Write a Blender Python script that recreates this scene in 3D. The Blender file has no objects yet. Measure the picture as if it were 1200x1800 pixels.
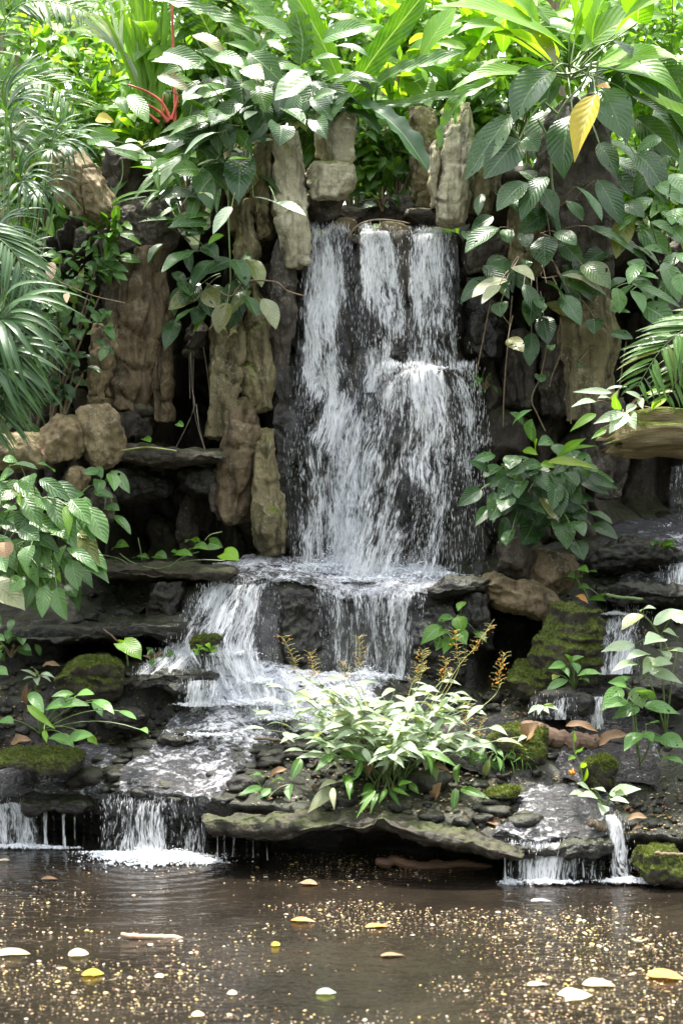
import bpy, bmesh, math
import numpy as np
from mathutils import Vector
rng = np.random.default_rng(11)
SC = bpy.context.scene
COL = SC.collection

# ------------------------------------------------------------------ camera, sky, sun, exposure
H = 1.9        # camera height above the pool (m)
F = 2400.0     # focal length in photo pixels (photo is 1200 x 1800)
cam_d = bpy.data.cameras.new('camera')
cam_d.sensor_fit = 'HORIZONTAL'; cam_d.sensor_width = 36.0; cam_d.lens = 72.0
cam_d.clip_start = 0.05; cam_d.clip_end = 1000
cam_d.dof.use_dof = True; cam_d.dof.focus_distance = 8.7; cam_d.dof.aperture_fstop = 3.6
cam = bpy.data.objects.new('camera', cam_d); COL.objects.link(cam)
cam.location = (0, 0, H); cam.rotation_euler = (math.radians(90), 0, 0)
SC.camera = cam

SUN_EL, SUN_AZ = math.radians(75), math.radians(-20)      # azimuth from +Y (behind the falls) towards +X
w = bpy.data.worlds.new('World'); SC.world = w; w.use_nodes = True
nt = w.node_tree; bg = nt.nodes['Background']
sky = nt.nodes.new('ShaderNodeTexSky'); sky.sky_type = 'NISHITA'; sky.sun_disc = False
sky.sun_elevation = SUN_EL; sky.sun_rotation = SUN_AZ; sky.air_density = 1.0; sky.dust_density = 2.5; sky.ozone_density = 1.0
hs = nt.nodes.new('ShaderNodeHueSaturation'); hs.inputs['Saturation'].default_value = .22   # thin overcast whitens the sky
nt.links.new(sky.outputs[0], hs.inputs['Color']); nt.links.new(hs.outputs[0], bg.inputs[0]); bg.inputs[1].default_value = 0.15
sd = bpy.data.lights.new('sun', 'SUN'); sd.energy = 2.4; sd.angle = math.radians(4); sd.color = (1, .95, .85)
sun = bpy.data.objects.new('sun', sd); COL.objects.link(sun)
sun.rotation_euler = Vector((math.sin(SUN_AZ)*math.cos(SUN_EL), math.cos(SUN_AZ)*math.cos(SUN_EL), math.sin(SUN_EL))).to_track_quat('Z', 'Y').to_euler()
SC.view_settings.view_transform = 'Standard'; SC.view_settings.look = 'None'
SC.view_settings.exposure = 2.5; SC.view_settings.gamma = 1.0
SC.render.engine = 'CYCLES'
SC.cycles.use_denoising = True
SC.cycles.max_bounces = 8; SC.cycles.transparent_max_bounces = 24
SC.cycles.sample_clamp_indirect = 6.0

def P(px, py, d):
    """photo pixel + distance from the camera plane -> world point"""
    px, py, d = np.broadcast_arrays(np.asarray(px, float), np.asarray(py, float), np.asarray(d, float))
    return np.stack([(px-600)/F*d, d, H-(py-900)/F*d], -1)
def unit(v): return v/np.maximum(np.linalg.norm(v, axis=-1, keepdims=True), 1e-9)

# ------------------------------------------------------------------ numpy noise
def _hash(i, j, k, s):
    n = (i*73856093) ^ (j*19349663) ^ (k*83492791) ^ (s*2654435761)
    n &= 0xffffffff
    n = ((n ^ (n >> 13))*1274126177) & 0xffffffff
    n = ((n ^ (n >> 16))*2246822519) & 0xffffffff
    return (n ^ (n >> 15))/4294967295.0
def vn(p, s=0):
    p = np.asarray(p, float); ip = np.floor(p).astype(np.int64); f = p-ip; f = f*f*(3-2*f)
    r = 0
    for a in (0, 1):
        for b in (0, 1):
            for c in (0, 1):
                wgt = (f[..., 0] if a else 1-f[..., 0])*(f[..., 1] if b else 1-f[..., 1])*(f[..., 2] if c else 1-f[..., 2])
                r = r+wgt*_hash(ip[..., 0]+a, ip[..., 1]+b, ip[..., 2]+c, s)
    return r*2-1
def fbm(p, o=4, s=0, g=.5):
    r, a = 0, 1.0
    for i in range(o):
        r = r+a*vn(np.asarray(p)*2**i, s+i*17); a *= g
    return r

# ------------------------------------------------------------------ mesh builder
class MB:
    def __init__(self): self.V = []; self.Q = []; self.T = []; self.U = []; self.C = []; self.n = 0
    def add(self, v, quads=None, tris=None, uv=None, tint=None):
        v = np.asarray(v, float).reshape(-1, 3); m = len(v)
        self.V.append(v)
        if quads is not None and len(quads): self.Q.append(np.asarray(quads, int).reshape(-1, 4)+self.n)
        if tris is not None and len(tris): self.T.append(np.asarray(tris, int).reshape(-1, 3)+self.n)
        self.U.append(np.zeros((m, 2)) if uv is None else np.asarray(uv, float).reshape(-1, 2))
        t = np.array([.5, 1., 0., 1.]) if tint is None else np.asarray(tint, float)
        self.C.append(np.broadcast_to(t, (m, 4)) if t.ndim == 1 else t.reshape(-1, 4))
        self.n += m
    def build(self, name, mat, parent=None, origin=(0, 0, 0), smooth=True):
        o3 = np.asarray(origin, float)
        V = np.concatenate(self.V)-o3
        q = np.concatenate(self.Q) if self.Q else np.zeros((0, 4), int)
        t = np.concatenate(self.T) if self.T else np.zeros((0, 3), int)
        me = bpy.data.meshes.new(name)
        me.vertices.add(len(V)); me.vertices.foreach_set('co', V.ravel().astype(np.float32))
        li = np.concatenate([q.ravel(), t.ravel()]).astype(np.int32)
        me.loops.add(len(li)); me.loops.foreach_set('vertex_index', li)
        st = np.concatenate([np.arange(len(q))*4, len(q)*4+np.arange(len(t))*3]).astype(np.int32)
        me.polygons.add(len(st)); me.polygons.foreach_set('loop_start', st)
        me.update(calc_edges=True)
        uvl = me.uv_layers.new(name='UVMap')
        uvl.data.foreach_set('uv', np.concatenate(self.U)[li].ravel().astype(np.float32))
        at = me.attributes.new('tint', 'FLOAT_COLOR', 'POINT')
        at.data.foreach_set('color', np.concatenate(self.C).ravel().astype(np.float32))
        me.polygons.foreach_set('use_smooth', np.full(len(st), smooth))
        me.materials.append(mat)
        me.validate()
        ob = bpy.data.objects.new(name, me); COL.objects.link(ob)
        if parent is None: ob.location = o3
        else: ob.parent = parent
        return ob

def tag(o, label=None, cat=None, group=None, kind=None):
    if label: o['label'] = label
    if cat: o['category'] = cat
    if group: o['group'] = group
    if kind: o['kind'] = kind
    return o
def thing(name, label, cat, loc, group=None):
    o = bpy.data.objects.new(name, None); COL.objects.link(o); o.location = tuple(loc); o.empty_display_size = .1
    return tag(o, label, cat, group)

def grid_faces(nu, nv):
    """nu x nv vertex grid (row-major, nv fastest) -> quads"""
    i, j = np.meshgrid(np.arange(nu-1), np.arange(nv-1), indexing='ij')
    a = i*nv+j
    return np.stack([a, a+1, a+nv+1, a+nv], -1).reshape(-1, 4)

# ------------------------------------------------------------------ leaves, stems
def shape_w(shape, t):
    if shape == 'ell': return np.sin(np.pi*t**.85)**.75*(1-.25*t**6)
    if shape == 'acum': return np.where(t < .8, np.sin(np.pi*np.minimum(t/.92, 1)**.8)**.8, 0)+np.where(t >= .8, (1-t)/.2*np.sin(np.pi*(.8/.92)**.8)**.8, 0)
    if shape == 'lance': return np.sin(np.pi*t**.62)**1.05
    if shape == 'heart': return np.clip(np.sin(np.pi*(t*.86+.14)**.8), 0, 1)**.85*(1-t**9)
    if shape == 'round': return np.sqrt(np.clip(1-(2*t-1)**2, 0, 1))
    if shape == 'strap': return np.minimum(1, (t/.35)**.6*.85+.15)*np.clip((1-t)/.22, 0, 1)**.7
    if shape == 'blade': return np.clip((1-t), 0, 1)**.6*np.minimum(1, .5+t*3)
    if shape == 'obov': return np.sin(np.pi*t**1.3)**.7
    raise KeyError(shape)
def leaves(mb, B, T, N, W, shape='ell', nl=8, nw=4, sag=.08, fold=.18, wave=0., tint=None, curve=None):
    B = np.atleast_2d(np.asarray(B, float)); T = np.atleast_2d(np.asarray(T, float)); n = len(B)
    N = np.broadcast_to(np.asarray(N, float), B.shape); W = np.broadcast_to(np.asarray(W, float), (n,))
    sag = np.broadcast_to(np.asarray(sag, float), (n,)); fold = np.broadcast_to(np.asarray(fold, float), (n,))
    a = T-B; L = np.linalg.norm(a, axis=1, keepdims=True); a = a/np.maximum(L, 1e-6)
    s = unit(np.cross(a, N)); nn = np.cross(s, a)
    t = np.linspace(0, 1, nl+1); u = np.linspace(-1, 1, nw+1)
    wt = shape_w(shape, t)
    ax = t[None, :, None]*np.ones((n, 1, nw+1))
    if shape == 'heart': ax = ax-.17*(np.abs(u)**1.5)[None, None, :]*((1-t)**5)[None, :, None]
    h = W[:, None, None]/2*wt[None, :, None]
    ph = rng.random((n, 1, 1))*6.28; fr = .9+rng.random((n, 1, 1))*1.2
    sg = 4*ax*(1-ax)*(1-.35*ax)
    if curve == 'droop': sg = 1.1*(ax-ax**2.4)*2.2
    up = h*np.abs(u)[None, None, :]**1.3*fold[:, None, None] + (sag[:, None]*L)[:, :, None]*sg \
        + wave*h*np.abs(u)[None, None, :]*np.sin(ax*fr*6.28+ph+u[None, None, :]*1.2)
    V = B[:, None, None, :] + a[:, None, None, :]*(L[:, None, :]*ax)[..., None] + s[:, None, None, :]*(h*u[None, None, :])[..., None] + nn[:, None, None, :]*up[..., None]
    q = grid_faces(nl+1, nw+1)
    m = (nl+1)*(nw+1)
    Q = (q[None]+np.arange(n)[:, None, None]*m).reshape(-1, 4)
    uv = np.empty((n, nl+1, nw+1, 2)); uv[..., 0] = (u+1)/2; uv[..., 1] = t[None, :, None]
    if tint is None: tint = rtint(n)
    tint = np.asarray(tint, float)
    if tint.ndim == 1: tint = np.tile(tint, (n, 1))
    C = np.repeat(tint, m, axis=0)
    mb.add(V, Q, uv=uv, tint=C)
def rtint(n, lo=0., hi=1., g0=.75, g1=1.25):
    return np.stack([rng.uniform(lo, hi, n), rng.uniform(g0, g1, n), rng.random(n), np.ones(n)], -1)
def tube(mb, pts, r, sides=6, tint=None, cap=False):
    pts = np.asarray(pts, float); n = len(pts); r = np.broadcast_to(np.asarray(r, float), (n,))
    d = unit(np.gradient(pts, axis=0))
    ref = np.where(np.abs(d[:, 2:3]) > .9, np.array([[1., 0, 0]]), np.array([[0, 0, 1.]]))
    x = unit(np.cross(d, ref)); y = np.cross(d, x)
    a = np.arange(sides+1)/sides*2*np.pi
    V = pts[:, None]+r[:, None, None]*(x[:, None]*np.cos(a)[None, :, None]+y[:, None]*np.sin(a)[None, :, None])
    uv = np.stack(np.broadcast_arrays((a/6.283)[None, :], np.linspace(0, 1, n)[:, None]), -1)
    tr = None
    if cap:
        V = np.concatenate([V.reshape(-1, 3), pts[[0, -1]]]); m = n*(sides+1)
        k = np.arange(sides)
        tr = np.concatenate([np.stack([np.full(sides, m), k+1, k], -1), np.stack([np.full(sides, m+1), m-sides-1+k, m-sides+k], -1)])
        uv = np.concatenate([uv.reshape(-1, 2), np.zeros((2, 2))])
    mb.add(V, grid_faces(n, sides+1), tris=tr, uv=uv, tint=tint)
def bez(a, b, c, n=8):
    t = np.linspace(0, 1, n)[:, None]; a, b, c = map(np.asarray, (a, b, c))
    return a*(1-t)**2+2*b*t*(1-t)+c*t*t
def smooth_line(pts, n=24):
    pts = np.asarray(pts, float); k = np.linspace(0, len(pts)-1, n)
    i = np.clip(np.floor(k).astype(int), 0, len(pts)-2); f = (k-i)[:, None]
    p0 = pts[np.maximum(i-1, 0)]; p1 = pts[i]; p2 = pts[i+1]; p3 = pts[np.minimum(i+2, len(pts)-1)]
    return .5*((2*p1)+(p2-p0)*f+(2*p0-5*p1+4*p2-p3)*f**2+(3*p1-p0-3*p2+p3)*f**3)

# ------------------------------------------------------------------ materials
class NT:
    def __init__(self, name):
        self.m = bpy.data.materials.new(name); self.m.use_nodes = True; self.t = self.m.node_tree
        self.t.nodes.clear(); self.out = self.t.nodes.new('ShaderNodeOutputMaterial')
    def n(self, typ, ins=None, out=0, **props):
        nd = self.t.nodes.new('ShaderNode'+typ)
        for k, v in props.items(): setattr(nd, k, v)
        for k, v in (ins or {}).items():
            if isinstance(v, bpy.types.NodeSocket): self.t.links.new(v, nd.inputs[k])
            else: nd.inputs[k].default_value = v
        return nd.outputs[out]
    def math(self, op, a, b=0., c=0., clamp=False):
        nd = self.t.nodes.new('ShaderNodeMath'); nd.operation = op; nd.use_clamp = clamp
        for i, v in enumerate((a, b, c)):
            if isinstance(v, bpy.types.NodeSocket): self.t.links.new(v, nd.inputs[i])
            else: nd.inputs[i].default_value = v
        return nd.outputs[0]
    def ss(self, v, a, b, lo=0., hi=1.):
        return self.n('MapRange', {0: v, 1: a, 2: b, 3: lo, 4: hi}, interpolation_type='SMOOTHSTEP', clamp=True)
    def mix(self, f, a, b, blend='MIX'):
        nd = self.t.nodes.new('ShaderNodeMix'); nd.data_type = 'RGBA'; nd.blend_type = blend; nd.clamp_factor = True
        for i, v in ((0, f), (6, a), (7, b)):
            if isinstance(v, bpy.types.NodeSocket): self.t.links.new(v, nd.inputs[i])
            else: nd.inputs[i].default_value = (*v, 1) if (i and len(v) == 3) else v
        return nd.outputs[2]
    def scaled(self, v, x, y, z):
        return self.n('VectorMath', {0: v, 1: (x, y, z)}, operation='MULTIPLY')
    def noise(self, v, scale, detail=4, rough=.55, dist=0.):
        return self.n('TexNoise', {'Vector': v, 'Scale': scale, 'Detail': detail, 'Roughness': rough, 'Distortion': dist})
    def done(self, shader, disp=None):
        self.t.links.new(shader, self.out.inputs[0]); return self.m

def leaf_mat(name, c0, c1, rough=.38, transl=.3, side=11., spots=.25, rib=.35, vein=(.25, .38, .16), lime=(1.5, 1.35, .5), holes=False):
    g = NT(name)
    uv = g.n('UVMap'); sp = g.t.nodes.new('ShaderNodeSeparateXYZ'); g.t.links.new(uv, sp.inputs[0])
    u = g.math('ABSOLUTE', g.math('SUBTRACT', sp.outputs[0], .5)); v = sp.outputs[1]
    at = g.t.nodes.new('ShaderNodeAttribute'); at.attribute_name = 'tint'
    st = g.t.nodes.new('ShaderNodeSeparateColor'); g.t.links.new(at.outputs['Color'], st.inputs[0])
    pos = g.n('TexCoord', out=3)
    col = g.mix(st.outputs[0], c0, c1)
    big = g.noise(pos, 9., 3)
    col = g.mix(g.ss(big, .3, .75, 0, .35), col, g.mix(.5, c1, (c1[0]*1.5, c1[1]*1.25, c1[2])))
    val = g.n('CombineColor', {0: st.outputs[1], 1: st.outputs[1], 2: st.outputs[1]})
    col = g.mix(1., col, val, 'MULTIPLY')
    mid = g.ss(u, .012, .04, 1, 0)
    ph = g.math('MULTIPLY', g.math('SUBTRACT', g.math('MULTIPLY', v, side), g.math('MULTIPLY', u, side*.55)), 6.283)
    wv = g.math('SINE', ph)
    thin = g.ss(wv, .86, 1., 0, .3)
    col = g.mix(g.math('MAXIMUM', g.math('MULTIPLY', mid, .75), thin), col, vein)
    sn = g.noise(pos, 70., 3, .6)
    sm = g.math('MULTIPLY', g.ss(sn, .62, .7), g.ss(st.outputs[2], .35, .8, 0, spots*2))
    col = g.mix(sm, col, (.42, .44, .30))
    col = g.mix(g.ss(st.outputs[2], .955, 1., 0, .45), col, (.30, .24, .06))
    edge = g.math('MULTIPLY', g.ss(u, .36, .5), g.math('MULTIPLY', g.ss(sn, .5, .62), g.ss(st.outputs[2], .6, .95, 0, .7)))
    col = g.mix(edge, col, (.20, .13, .05))
    hgt = g.math('ADD', g.math('MULTIPLY', wv, .5), g.math('ADD', g.math('MULTIPLY', mid, -1.), g.math('MULTIPLY', g.noise(pos, 45., 3), .8)))
    bmp = g.n('Bump', {'Strength': rib, 'Distance': .004, 'Height': hgt})
    rg = g.ss(g.noise(pos, 14., 3), .3, .7, rough-.08, rough+.14)
    pr = g.n('BsdfPrincipled', {'Base Color': col, 'Roughness': rg, 'Specular IOR Level': .5, 'Normal': bmp})
    tc = g.mix(1., col, (*lime, 1), 'MULTIPLY')
    tr = g.n('BsdfTranslucent', {'Color': tc, 'Normal': bmp})
    sh = g.n('MixShader', {0: transl, 1: pr, 2: tr})
    if holes:
        hn = g.noise(pos, 30., 2, .5)
        hole = g.math('MULTIPLY', g.ss(hn, .685, .695), g.math('GREATER_THAN', st.outputs[2], .45))
        sh = g.n('MixShader', {0: hole, 1: sh, 2: g.n('BsdfTransparent')})
    return g.done(sh)

def rock_mat(name, ca, cb, cc, moss=.3, rough=.85, lich=.4, scale=1., wet=0., mossc=((.035, .055, .012), (.12, .16, .03)), streak=.5, mossz=.25, stretch=None):
    g = NT(name)
    tcn = g.t.nodes.new('ShaderNodeTexCoord'); oi = g.t.nodes.new('ShaderNodeObjectInfo')
    off = g.n('VectorMath', {0: oi.outputs['Random'], 1: (37., 91., 53.)}, operation='MULTIPLY')
    p = g.n('VectorMath', {0: tcn.outputs['Object'], 1: off}, operation='ADD')
    if stretch: p = g.scaled(p, *stretch)
    n1 = g.noise(p, 3.2*scale, 6, .6); n2 = g.noise(p, 11*scale, 6, .65); n3 = g.noise(p, 55*scale, 5, .7)
    vs = g.noise(g.scaled(p, 9, 9, 1.3), 1.6*scale, 5, .6)
    col = g.mix(g.ss(n1, .33, .67), ca, cb)
    col = g.mix(g.ss(n2, .5, .72, 0, .85), col, cc)
    col = g.mix(g.ss(vs, .46, .66, 0, streak), col, (ca[0]*.22, ca[1]*.22, ca[2]*.24))
    # pale lichen and fine grain
    li = g.math('MULTIPLY', g.ss(n3, .5, .68), g.ss(g.noise(p, 5*scale, 4), .48, .62, 0, lich))
    col = g.mix(li, col, (.50, .49, .40))
    cr = g.n('TexVoronoi', {'Vector': g.n('VectorMath', {0: p, 1: g.scaled(g.n('TexNoise', {'Vector': p, 'Scale': 5.*scale, 'Detail': 6.}, out=1), .75, .75, .75)}, operation='ADD'), 'Scale': 3.4*scale}, feature='DISTANCE_TO_EDGE')
    crack = g.math('MULTIPLY', g.ss(cr, 0., .03, 1, 0), g.ss(n2, .42, .58))
    col = g.mix(g.math('MULTIPLY', crack, .34), col, (ca[0]*.2, ca[1]*.2, ca[2]*.18))
    geo = g.t.nodes.new('ShaderNodeNewGeometry'); sx = g.t.nodes.new('ShaderNodeSeparateXYZ'); g.t.links.new(geo.outputs['Normal'], sx.inputs[0])
    up = g.math('ADD', sx.outputs[2], g.math('MULTIPLY', g.math('SUBTRACT', g.noise(p, 6*scale, 5, .65), .5), 2.4))
    ms = g.math('MULTIPLY', g.ss(up, mossz+.15, mossz+.6), moss, clamp=True)
    mcol = g.mix(g.ss(g.noise(p, 60, 4, .7), .35, .65), mossc[0], mossc[1])
    col = g.mix(ms, col, mcol)
    hgt = g.math('ADD', g.math('MULTIPLY', n2, .8), g.math('ADD', g.math('MULTIPLY', n3, .35), g.math('MULTIPLY', crack, -.22)))
    hgt = g.math('ADD', hgt, g.math('MULTIPLY', ms, g.math('MULTIPLY', g.noise(p, 160, 3, .7), .6)))
    bmp = g.n('Bump', {'Strength': .8, 'Distance': .03, 'Height': hgt})
    rr = g.math('ADD', g.ss(n2, .3, .7, rough-.12, rough+.08), g.math('MULTIPLY', ms, .3), clamp=True)
    pr = g.n('BsdfPrincipled', {'Base Color': col, 'Roughness': rr, 'Normal': bmp, 'Specular IOR Level': .35+.1*wet})
    return g.done(pr)

def plain_mat(name, c0, c1, rough=.7, scale=20., bump=.4, stretch=(1, 1, 1), transl=0., dist=.01):
    g = NT(name); p = g.scaled(g.n('TexCoord', out=3), *stretch)
    n = g.noise(p, scale, 5, .65)
    at = g.t.nodes.new('ShaderNodeAttribute'); at.attribute_name = 'tint'
    st = g.t.nodes.new('ShaderNodeSeparateColor'); g.t.links.new(at.outputs['Color'], st.inputs[0])
    col = g.mix(g.ss(n, .3, .7), c0, c1)
    col = g.mix(1., col, g.n('CombineColor', {0: st.outputs[1], 1: st.outputs[1], 2: st.outputs[1]}), 'MULTIPLY')
    b = g.n('Bump', {'Strength': bump, 'Distance': dist, 'Height': n})
    pr = g.n('BsdfPrincipled', {'Base Color': col, 'Roughness': rough, 'Normal': b})
    if transl: pr = g.n('MixShader', {0: transl, 1: pr, 2: g.n('BsdfTranslucent', {'Color': col})})
    return g.done(pr)

def fall_mat(name, cover=.5, fine=1.):
    """aerated falling water: white strands with clear gaps, UV in metres"""
    g = NT(name); uv = g.n('UVMap')
    at = g.t.nodes.new('ShaderNodeAttribute'); at.attribute_name = 'tint'
    st = g.t.nodes.new('ShaderNodeSeparateColor'); g.t.links.new(at.outputs['Color'], st.inputs[0])
    wob = g.n('TexNoise', {'Vector': g.scaled(uv, 5, 2.2, 1), 'Scale': 1., 'Detail': 3.}, out=1)
    uvd = g.n('VectorMath', {0: uv, 1: g.scaled(g.n('VectorMath', {0: wob, 1: (.5, .5, .5)}, operation='SUBTRACT'), .12, .12, 0)}, operation='ADD')
    a = g.noise(g.scaled(uvd, 55*fine, 7*fine, 1), 1., 4, .62)
    b = g.noise(g.scaled(uvd, 16, 3.2, 1), 1., 3, .55)
    c = g.noise(g.scaled(uvd, 150*fine, 22*fine, 1), 1., 3, .65)
    e = g.noise(g.scaled(uvd, 230*fine, 5*fine, 1), 1., 2, .5)
    s = g.math('ADD', g.math('ADD', g.math('MULTIPLY', a, .36), g.math('MULTIPLY', e, .16)), g.math('ADD', g.math('MULTIPLY', b, .26), g.math('MULTIPLY', c, .22)))
    s = g.math('ADD', s, g.math('SUBTRACT', st.outputs[0], .5))
    th = .5+(.5-cover)*.24
    al = g.ss(s, th-.05, th+.09)
    bmp = g.n('Bump', {'Strength': 1., 'Distance': .02, 'Height': s})
    wh = g.n('BsdfPrincipled', {'Base Color': (.86, .87, .90, 1), 'Roughness': .3, 'Normal': bmp})
    wt = g.n('BsdfTranslucent', {'Color': (.8, .82, .86, 1)})
    white = g.n('MixShader', {0: .3, 1: wh, 2: wt})
    thin = g.ss(g.math('ADD', g.math('MULTIPLY', e, .55), g.math('MULTIPLY', c, .45)), .38, .55, .55, 1.)
    al = g.math('MULTIPLY', al, thin)
    film = g.n('MixShader', {0: .018, 1: g.n('BsdfTransparent', {'Color': (.93, .94, .96, 1)}), 2: g.n('BsdfGlossy', {'Color': (.9, .92, .95, 1), 'Roughness': .12, 'Normal': bmp})})
    return g.done(g.n('MixShader', {0: al, 1: film, 2: white}))

def stream_mat(name, base=(.03, .027, .026), foam=.45, bump=1., sc=1.):
    """thin broken water running over black rock; ragged clear rim (tint blue channel)"""
    g = NT(name); p = g.n('TexCoord', out=3)
    at = g.t.nodes.new('ShaderNodeAttribute'); at.attribute_name = 'tint'
    st = g.t.nodes.new('ShaderNodeSeparateColor'); g.t.links.new(at.outputs['Color'], st.inputs[0])
    q = g.scaled(p, .55, 1., 1.)
    a = g.noise(q, 40*sc, 4, .6, .8); b = g.noise(q, 13*sc, 4, .6, .4); f = g.noise(p, 120*sc, 3, .7)
    h = g.math('ADD', g.math('MULTIPLY', a, .7), g.math('ADD', b, g.math('MULTIPLY', f, .12)))
    bmp = g.n('Bump', {'Strength': bump, 'Distance': .03, 'Height': h})
    fl = g.math('ADD', g.math('MULTIPLY', a, .5), g.math('ADD', g.math('MULTIPLY', f, .22), g.math('MULTIPLY', b, .28)))
    fl = g.math('ADD', fl, g.math('SUBTRACT', st.outputs[0], .5))
    al = g.math('MULTIPLY', g.ss(fl, .60-.2*foam, .78-.2*foam), .85)
    pr = g.n('BsdfPrincipled', {'Base Color': (*base, 1), 'Roughness': .05, 'IOR': 1.45, 'Normal': bmp})
    wh = g.n('BsdfPrincipled', {'Base Color': (.80, .80, .84, 1), 'Roughness': .15, 'Normal': bmp})
    sh = g.n('MixShader', {0: al, 1: pr, 2: wh})
    rim = g.ss(g.math('ADD', st.outputs[2], g.math('MULTIPLY', g.math('SUBTRACT', fl, .5), 2.)), .35, .5)
    return g.done(g.n('MixShader', {0: rim, 1: sh, 2: g.n('BsdfTransparent')}))

def pool_mat():
    g = NT('pool_water'); p = g.n('TexCoord', out=3)
    a = g.noise(g.scaled(p, .55, 1.5, 1), 5.5, 3, .5); b = g.noise(g.scaled(p, 1.2, 3., 1), 16, 3, .5)
    # rings spreading from the lower fall
    v = g.n('VectorMath', {0: p, 1: (-1.02, 7.45, 0)}, operation='SUBTRACT')
    ln = g.n('VectorMath', {0: v}, out=1, operation='LENGTH')
    ring = g.math('MULTIPLY', g.math('SINE', g.math('MULTIPLY', g.math('ADD', ln, g.math('MULTIPLY', a, .12)), 62.)), g.ss(ln, .25, 1.6, 1, 0))
    v2 = g.n('VectorMath', {0: p, 1: (1.3, 7.0, 0)}, operation='SUBTRACT')
    l2 = g.n('VectorMath', {0: v2}, out=1, operation='LENGTH')
    ring2 = g.math('MULTIPLY', g.math('SINE', g.math('MULTIPLY', g.math('ADD', l2, g.math('MULTIPLY', a, .1)), 70.)), g.ss(l2, .15, 1.1, .7, 0))
    h = g.math('ADD', g.math('ADD', a, g.math('MULTIPLY', b, .3)), g.math('MULTIPLY', g.math('ADD', ring, ring2), .16))
    bmp = g.n('Bump', {'Strength': .8, 'Distance': .014, 'Height': h})
    col = g.mix(g.ss(g.noise(p, 1.6, 3), .35, .65), (.012, .0095, .007), (.021, .0165, .012))
    pr = g.n('BsdfPrincipled', {'Base Color': col, 'Roughness': .05, 'IOR': 1.6, 'Normal': bmp})
    return g.done(pr)

LM = {
 'dark': leaf_mat('dark_leaf', (.013, .048, .012), (.045, .11, .028), rough=.28, transl=.22, vein=(.11, .18, .085), holes=True),
 'mid': leaf_mat('green_leaf', (.022, .085, .007), (.085, .215, .018), rough=.32, transl=.38, holes=True),
 'lime': leaf_mat('lime_leaf', (.075, .23, .010), (.19, .39, .022), rough=.42, transl=.55, spots=.1, vein=(.35, .48, .15)),
 'pale': leaf_mat('pale_leaf', (.25, .36, .24), (.42, .53, .38), rough=.33, transl=.32, side=7, spots=.2, vein=(.36, .46, .28)),
 'palm': leaf_mat('palm_leaf', (.016, .062, .018), (.06, .14, .042), rough=.42, transl=.25, side=0., spots=.05, rib=.15, vein=(.2, .28, .18)),
 'broad': leaf_mat('broad_leaf', (.035, .118, .026), (.11, .235, .06), rough=.3, transl=.32, holes=True, side=8, spots=.15, vein=(.2, .32, .17)),
 'far': leaf_mat('far_leaf', (.055, .18, .010), (.17, .37, .022), rough=.45, transl=.58, side=0., spots=0., rib=.1),
 'dead': leaf_mat('dead_leaf', (.11, .06, .032), (.27, .17, .09), rough=.65, transl=.15, side=9, spots=.3, vein=(.25, .14, .07), lime=(1.2, 1, .6)),
 'yellow': leaf_mat('yellow_leaf', (.42, .36, .03), (.58, .47, .05), rough=.45, transl=.4, side=8, spots=.25, vein=(.5, .42, .1), lime=(1.1, 1, .5)),
 'cream': leaf_mat('cream_leaf', (.40, .33, .21), (.60, .52, .36), rough=.5, transl=.2, side=7, spots=.2, vein=(.6, .5, .3), lime=(1, 1, .8)),
 'orange': leaf_mat('orange_leaf', (.45, .2, .04), (.6, .33, .09), rough=.5, transl=.2, side=8, spots=.3, vein=(.4, .2, .06), lime=(1, .9, .6)),
 'olive': leaf_mat('olive_leaf', (.16, .19, .10), (.26, .28, .16), rough=.45, transl=.2, side=10, spots=.5, vein=(.2, .22, .1)),
}
RM = {
 'wet': rock_mat('wet_rock', (.011, .009, .0075), (.022, .018, .0145), (.040, .033, .026), moss=.15, rough=.36, lich=.05, wet=1, streak=.5),
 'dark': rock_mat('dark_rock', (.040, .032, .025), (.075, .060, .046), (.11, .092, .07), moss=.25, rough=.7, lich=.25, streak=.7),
 'brown': rock_mat('brown_rock', (.095, .065, .036), (.165, .12, .068), (.22, .18, .11), moss=.15, rough=.8, lich=.3, streak=.75),
 'pale': rock_mat('pale_rock', (.28, .245, .16), (.45, .41, .29), (.56, .53, .40), moss=.7, rough=.9, lich=.8, mossz=.16, streak=.75, mossc=((.09, .11, .02), (.24, .26, .05))),
 'tan': rock_mat('tan_rock', (.19, .14, .075), (.30, .235, .135), (.14, .10, .056), moss=.3, rough=.9, lich=.5, mossz=.4, streak=.6),
 'mossy': rock_mat('mossy_rock', (.035, .028, .02), (.06, .05, .036), (.09, .078, .055), moss=1., rough=.85, lich=.15, mossz=-.25, mossc=((.022, .034, .007), (.13, .16, .025))),
 'ledge': rock_mat('ledge_rock', (.022, .017, .012), (.045, .036, .025), (.075, .062, .045), moss=.4, rough=.6, lich=.05, mossz=.5, streak=.5),
 'greencol': rock_mat('green_rock', (.125, .10, .052), (.22, .185, .10), (.32, .29, .17), moss=.9, rough=.9, lich=.5, mossz=.12, streak=.8, mossc=((.06, .08, .012), (.19, .22, .035))),
}
BARK = plain_mat('bark', (.10, .075, .05), (.22, .17, .115), .85, 14, .8, (3, 3, .5))
STEM = plain_mat('green_stem', (.10, .16, .05), (.16, .22, .08), .5, 30, .2)
BROWNSTEM = plain_mat('brown_stem', (.10, .07, .04), (.2, .15, .09), .75, 40, .4)
REDSTEM = plain_mat('red_stem', (.42, .05, .03), (.58, .10, .06), .45, 25, .1)
ORANGE = plain_mat('orange_flower', (.62, .24, .02), (.75, .40, .05), .5, 40, .1, transl=.3)
PETAL = NT('petal')
_a = PETAL.t.nodes.new('ShaderNodeAttribute'); _a.attribute_name = 'tint'
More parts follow.
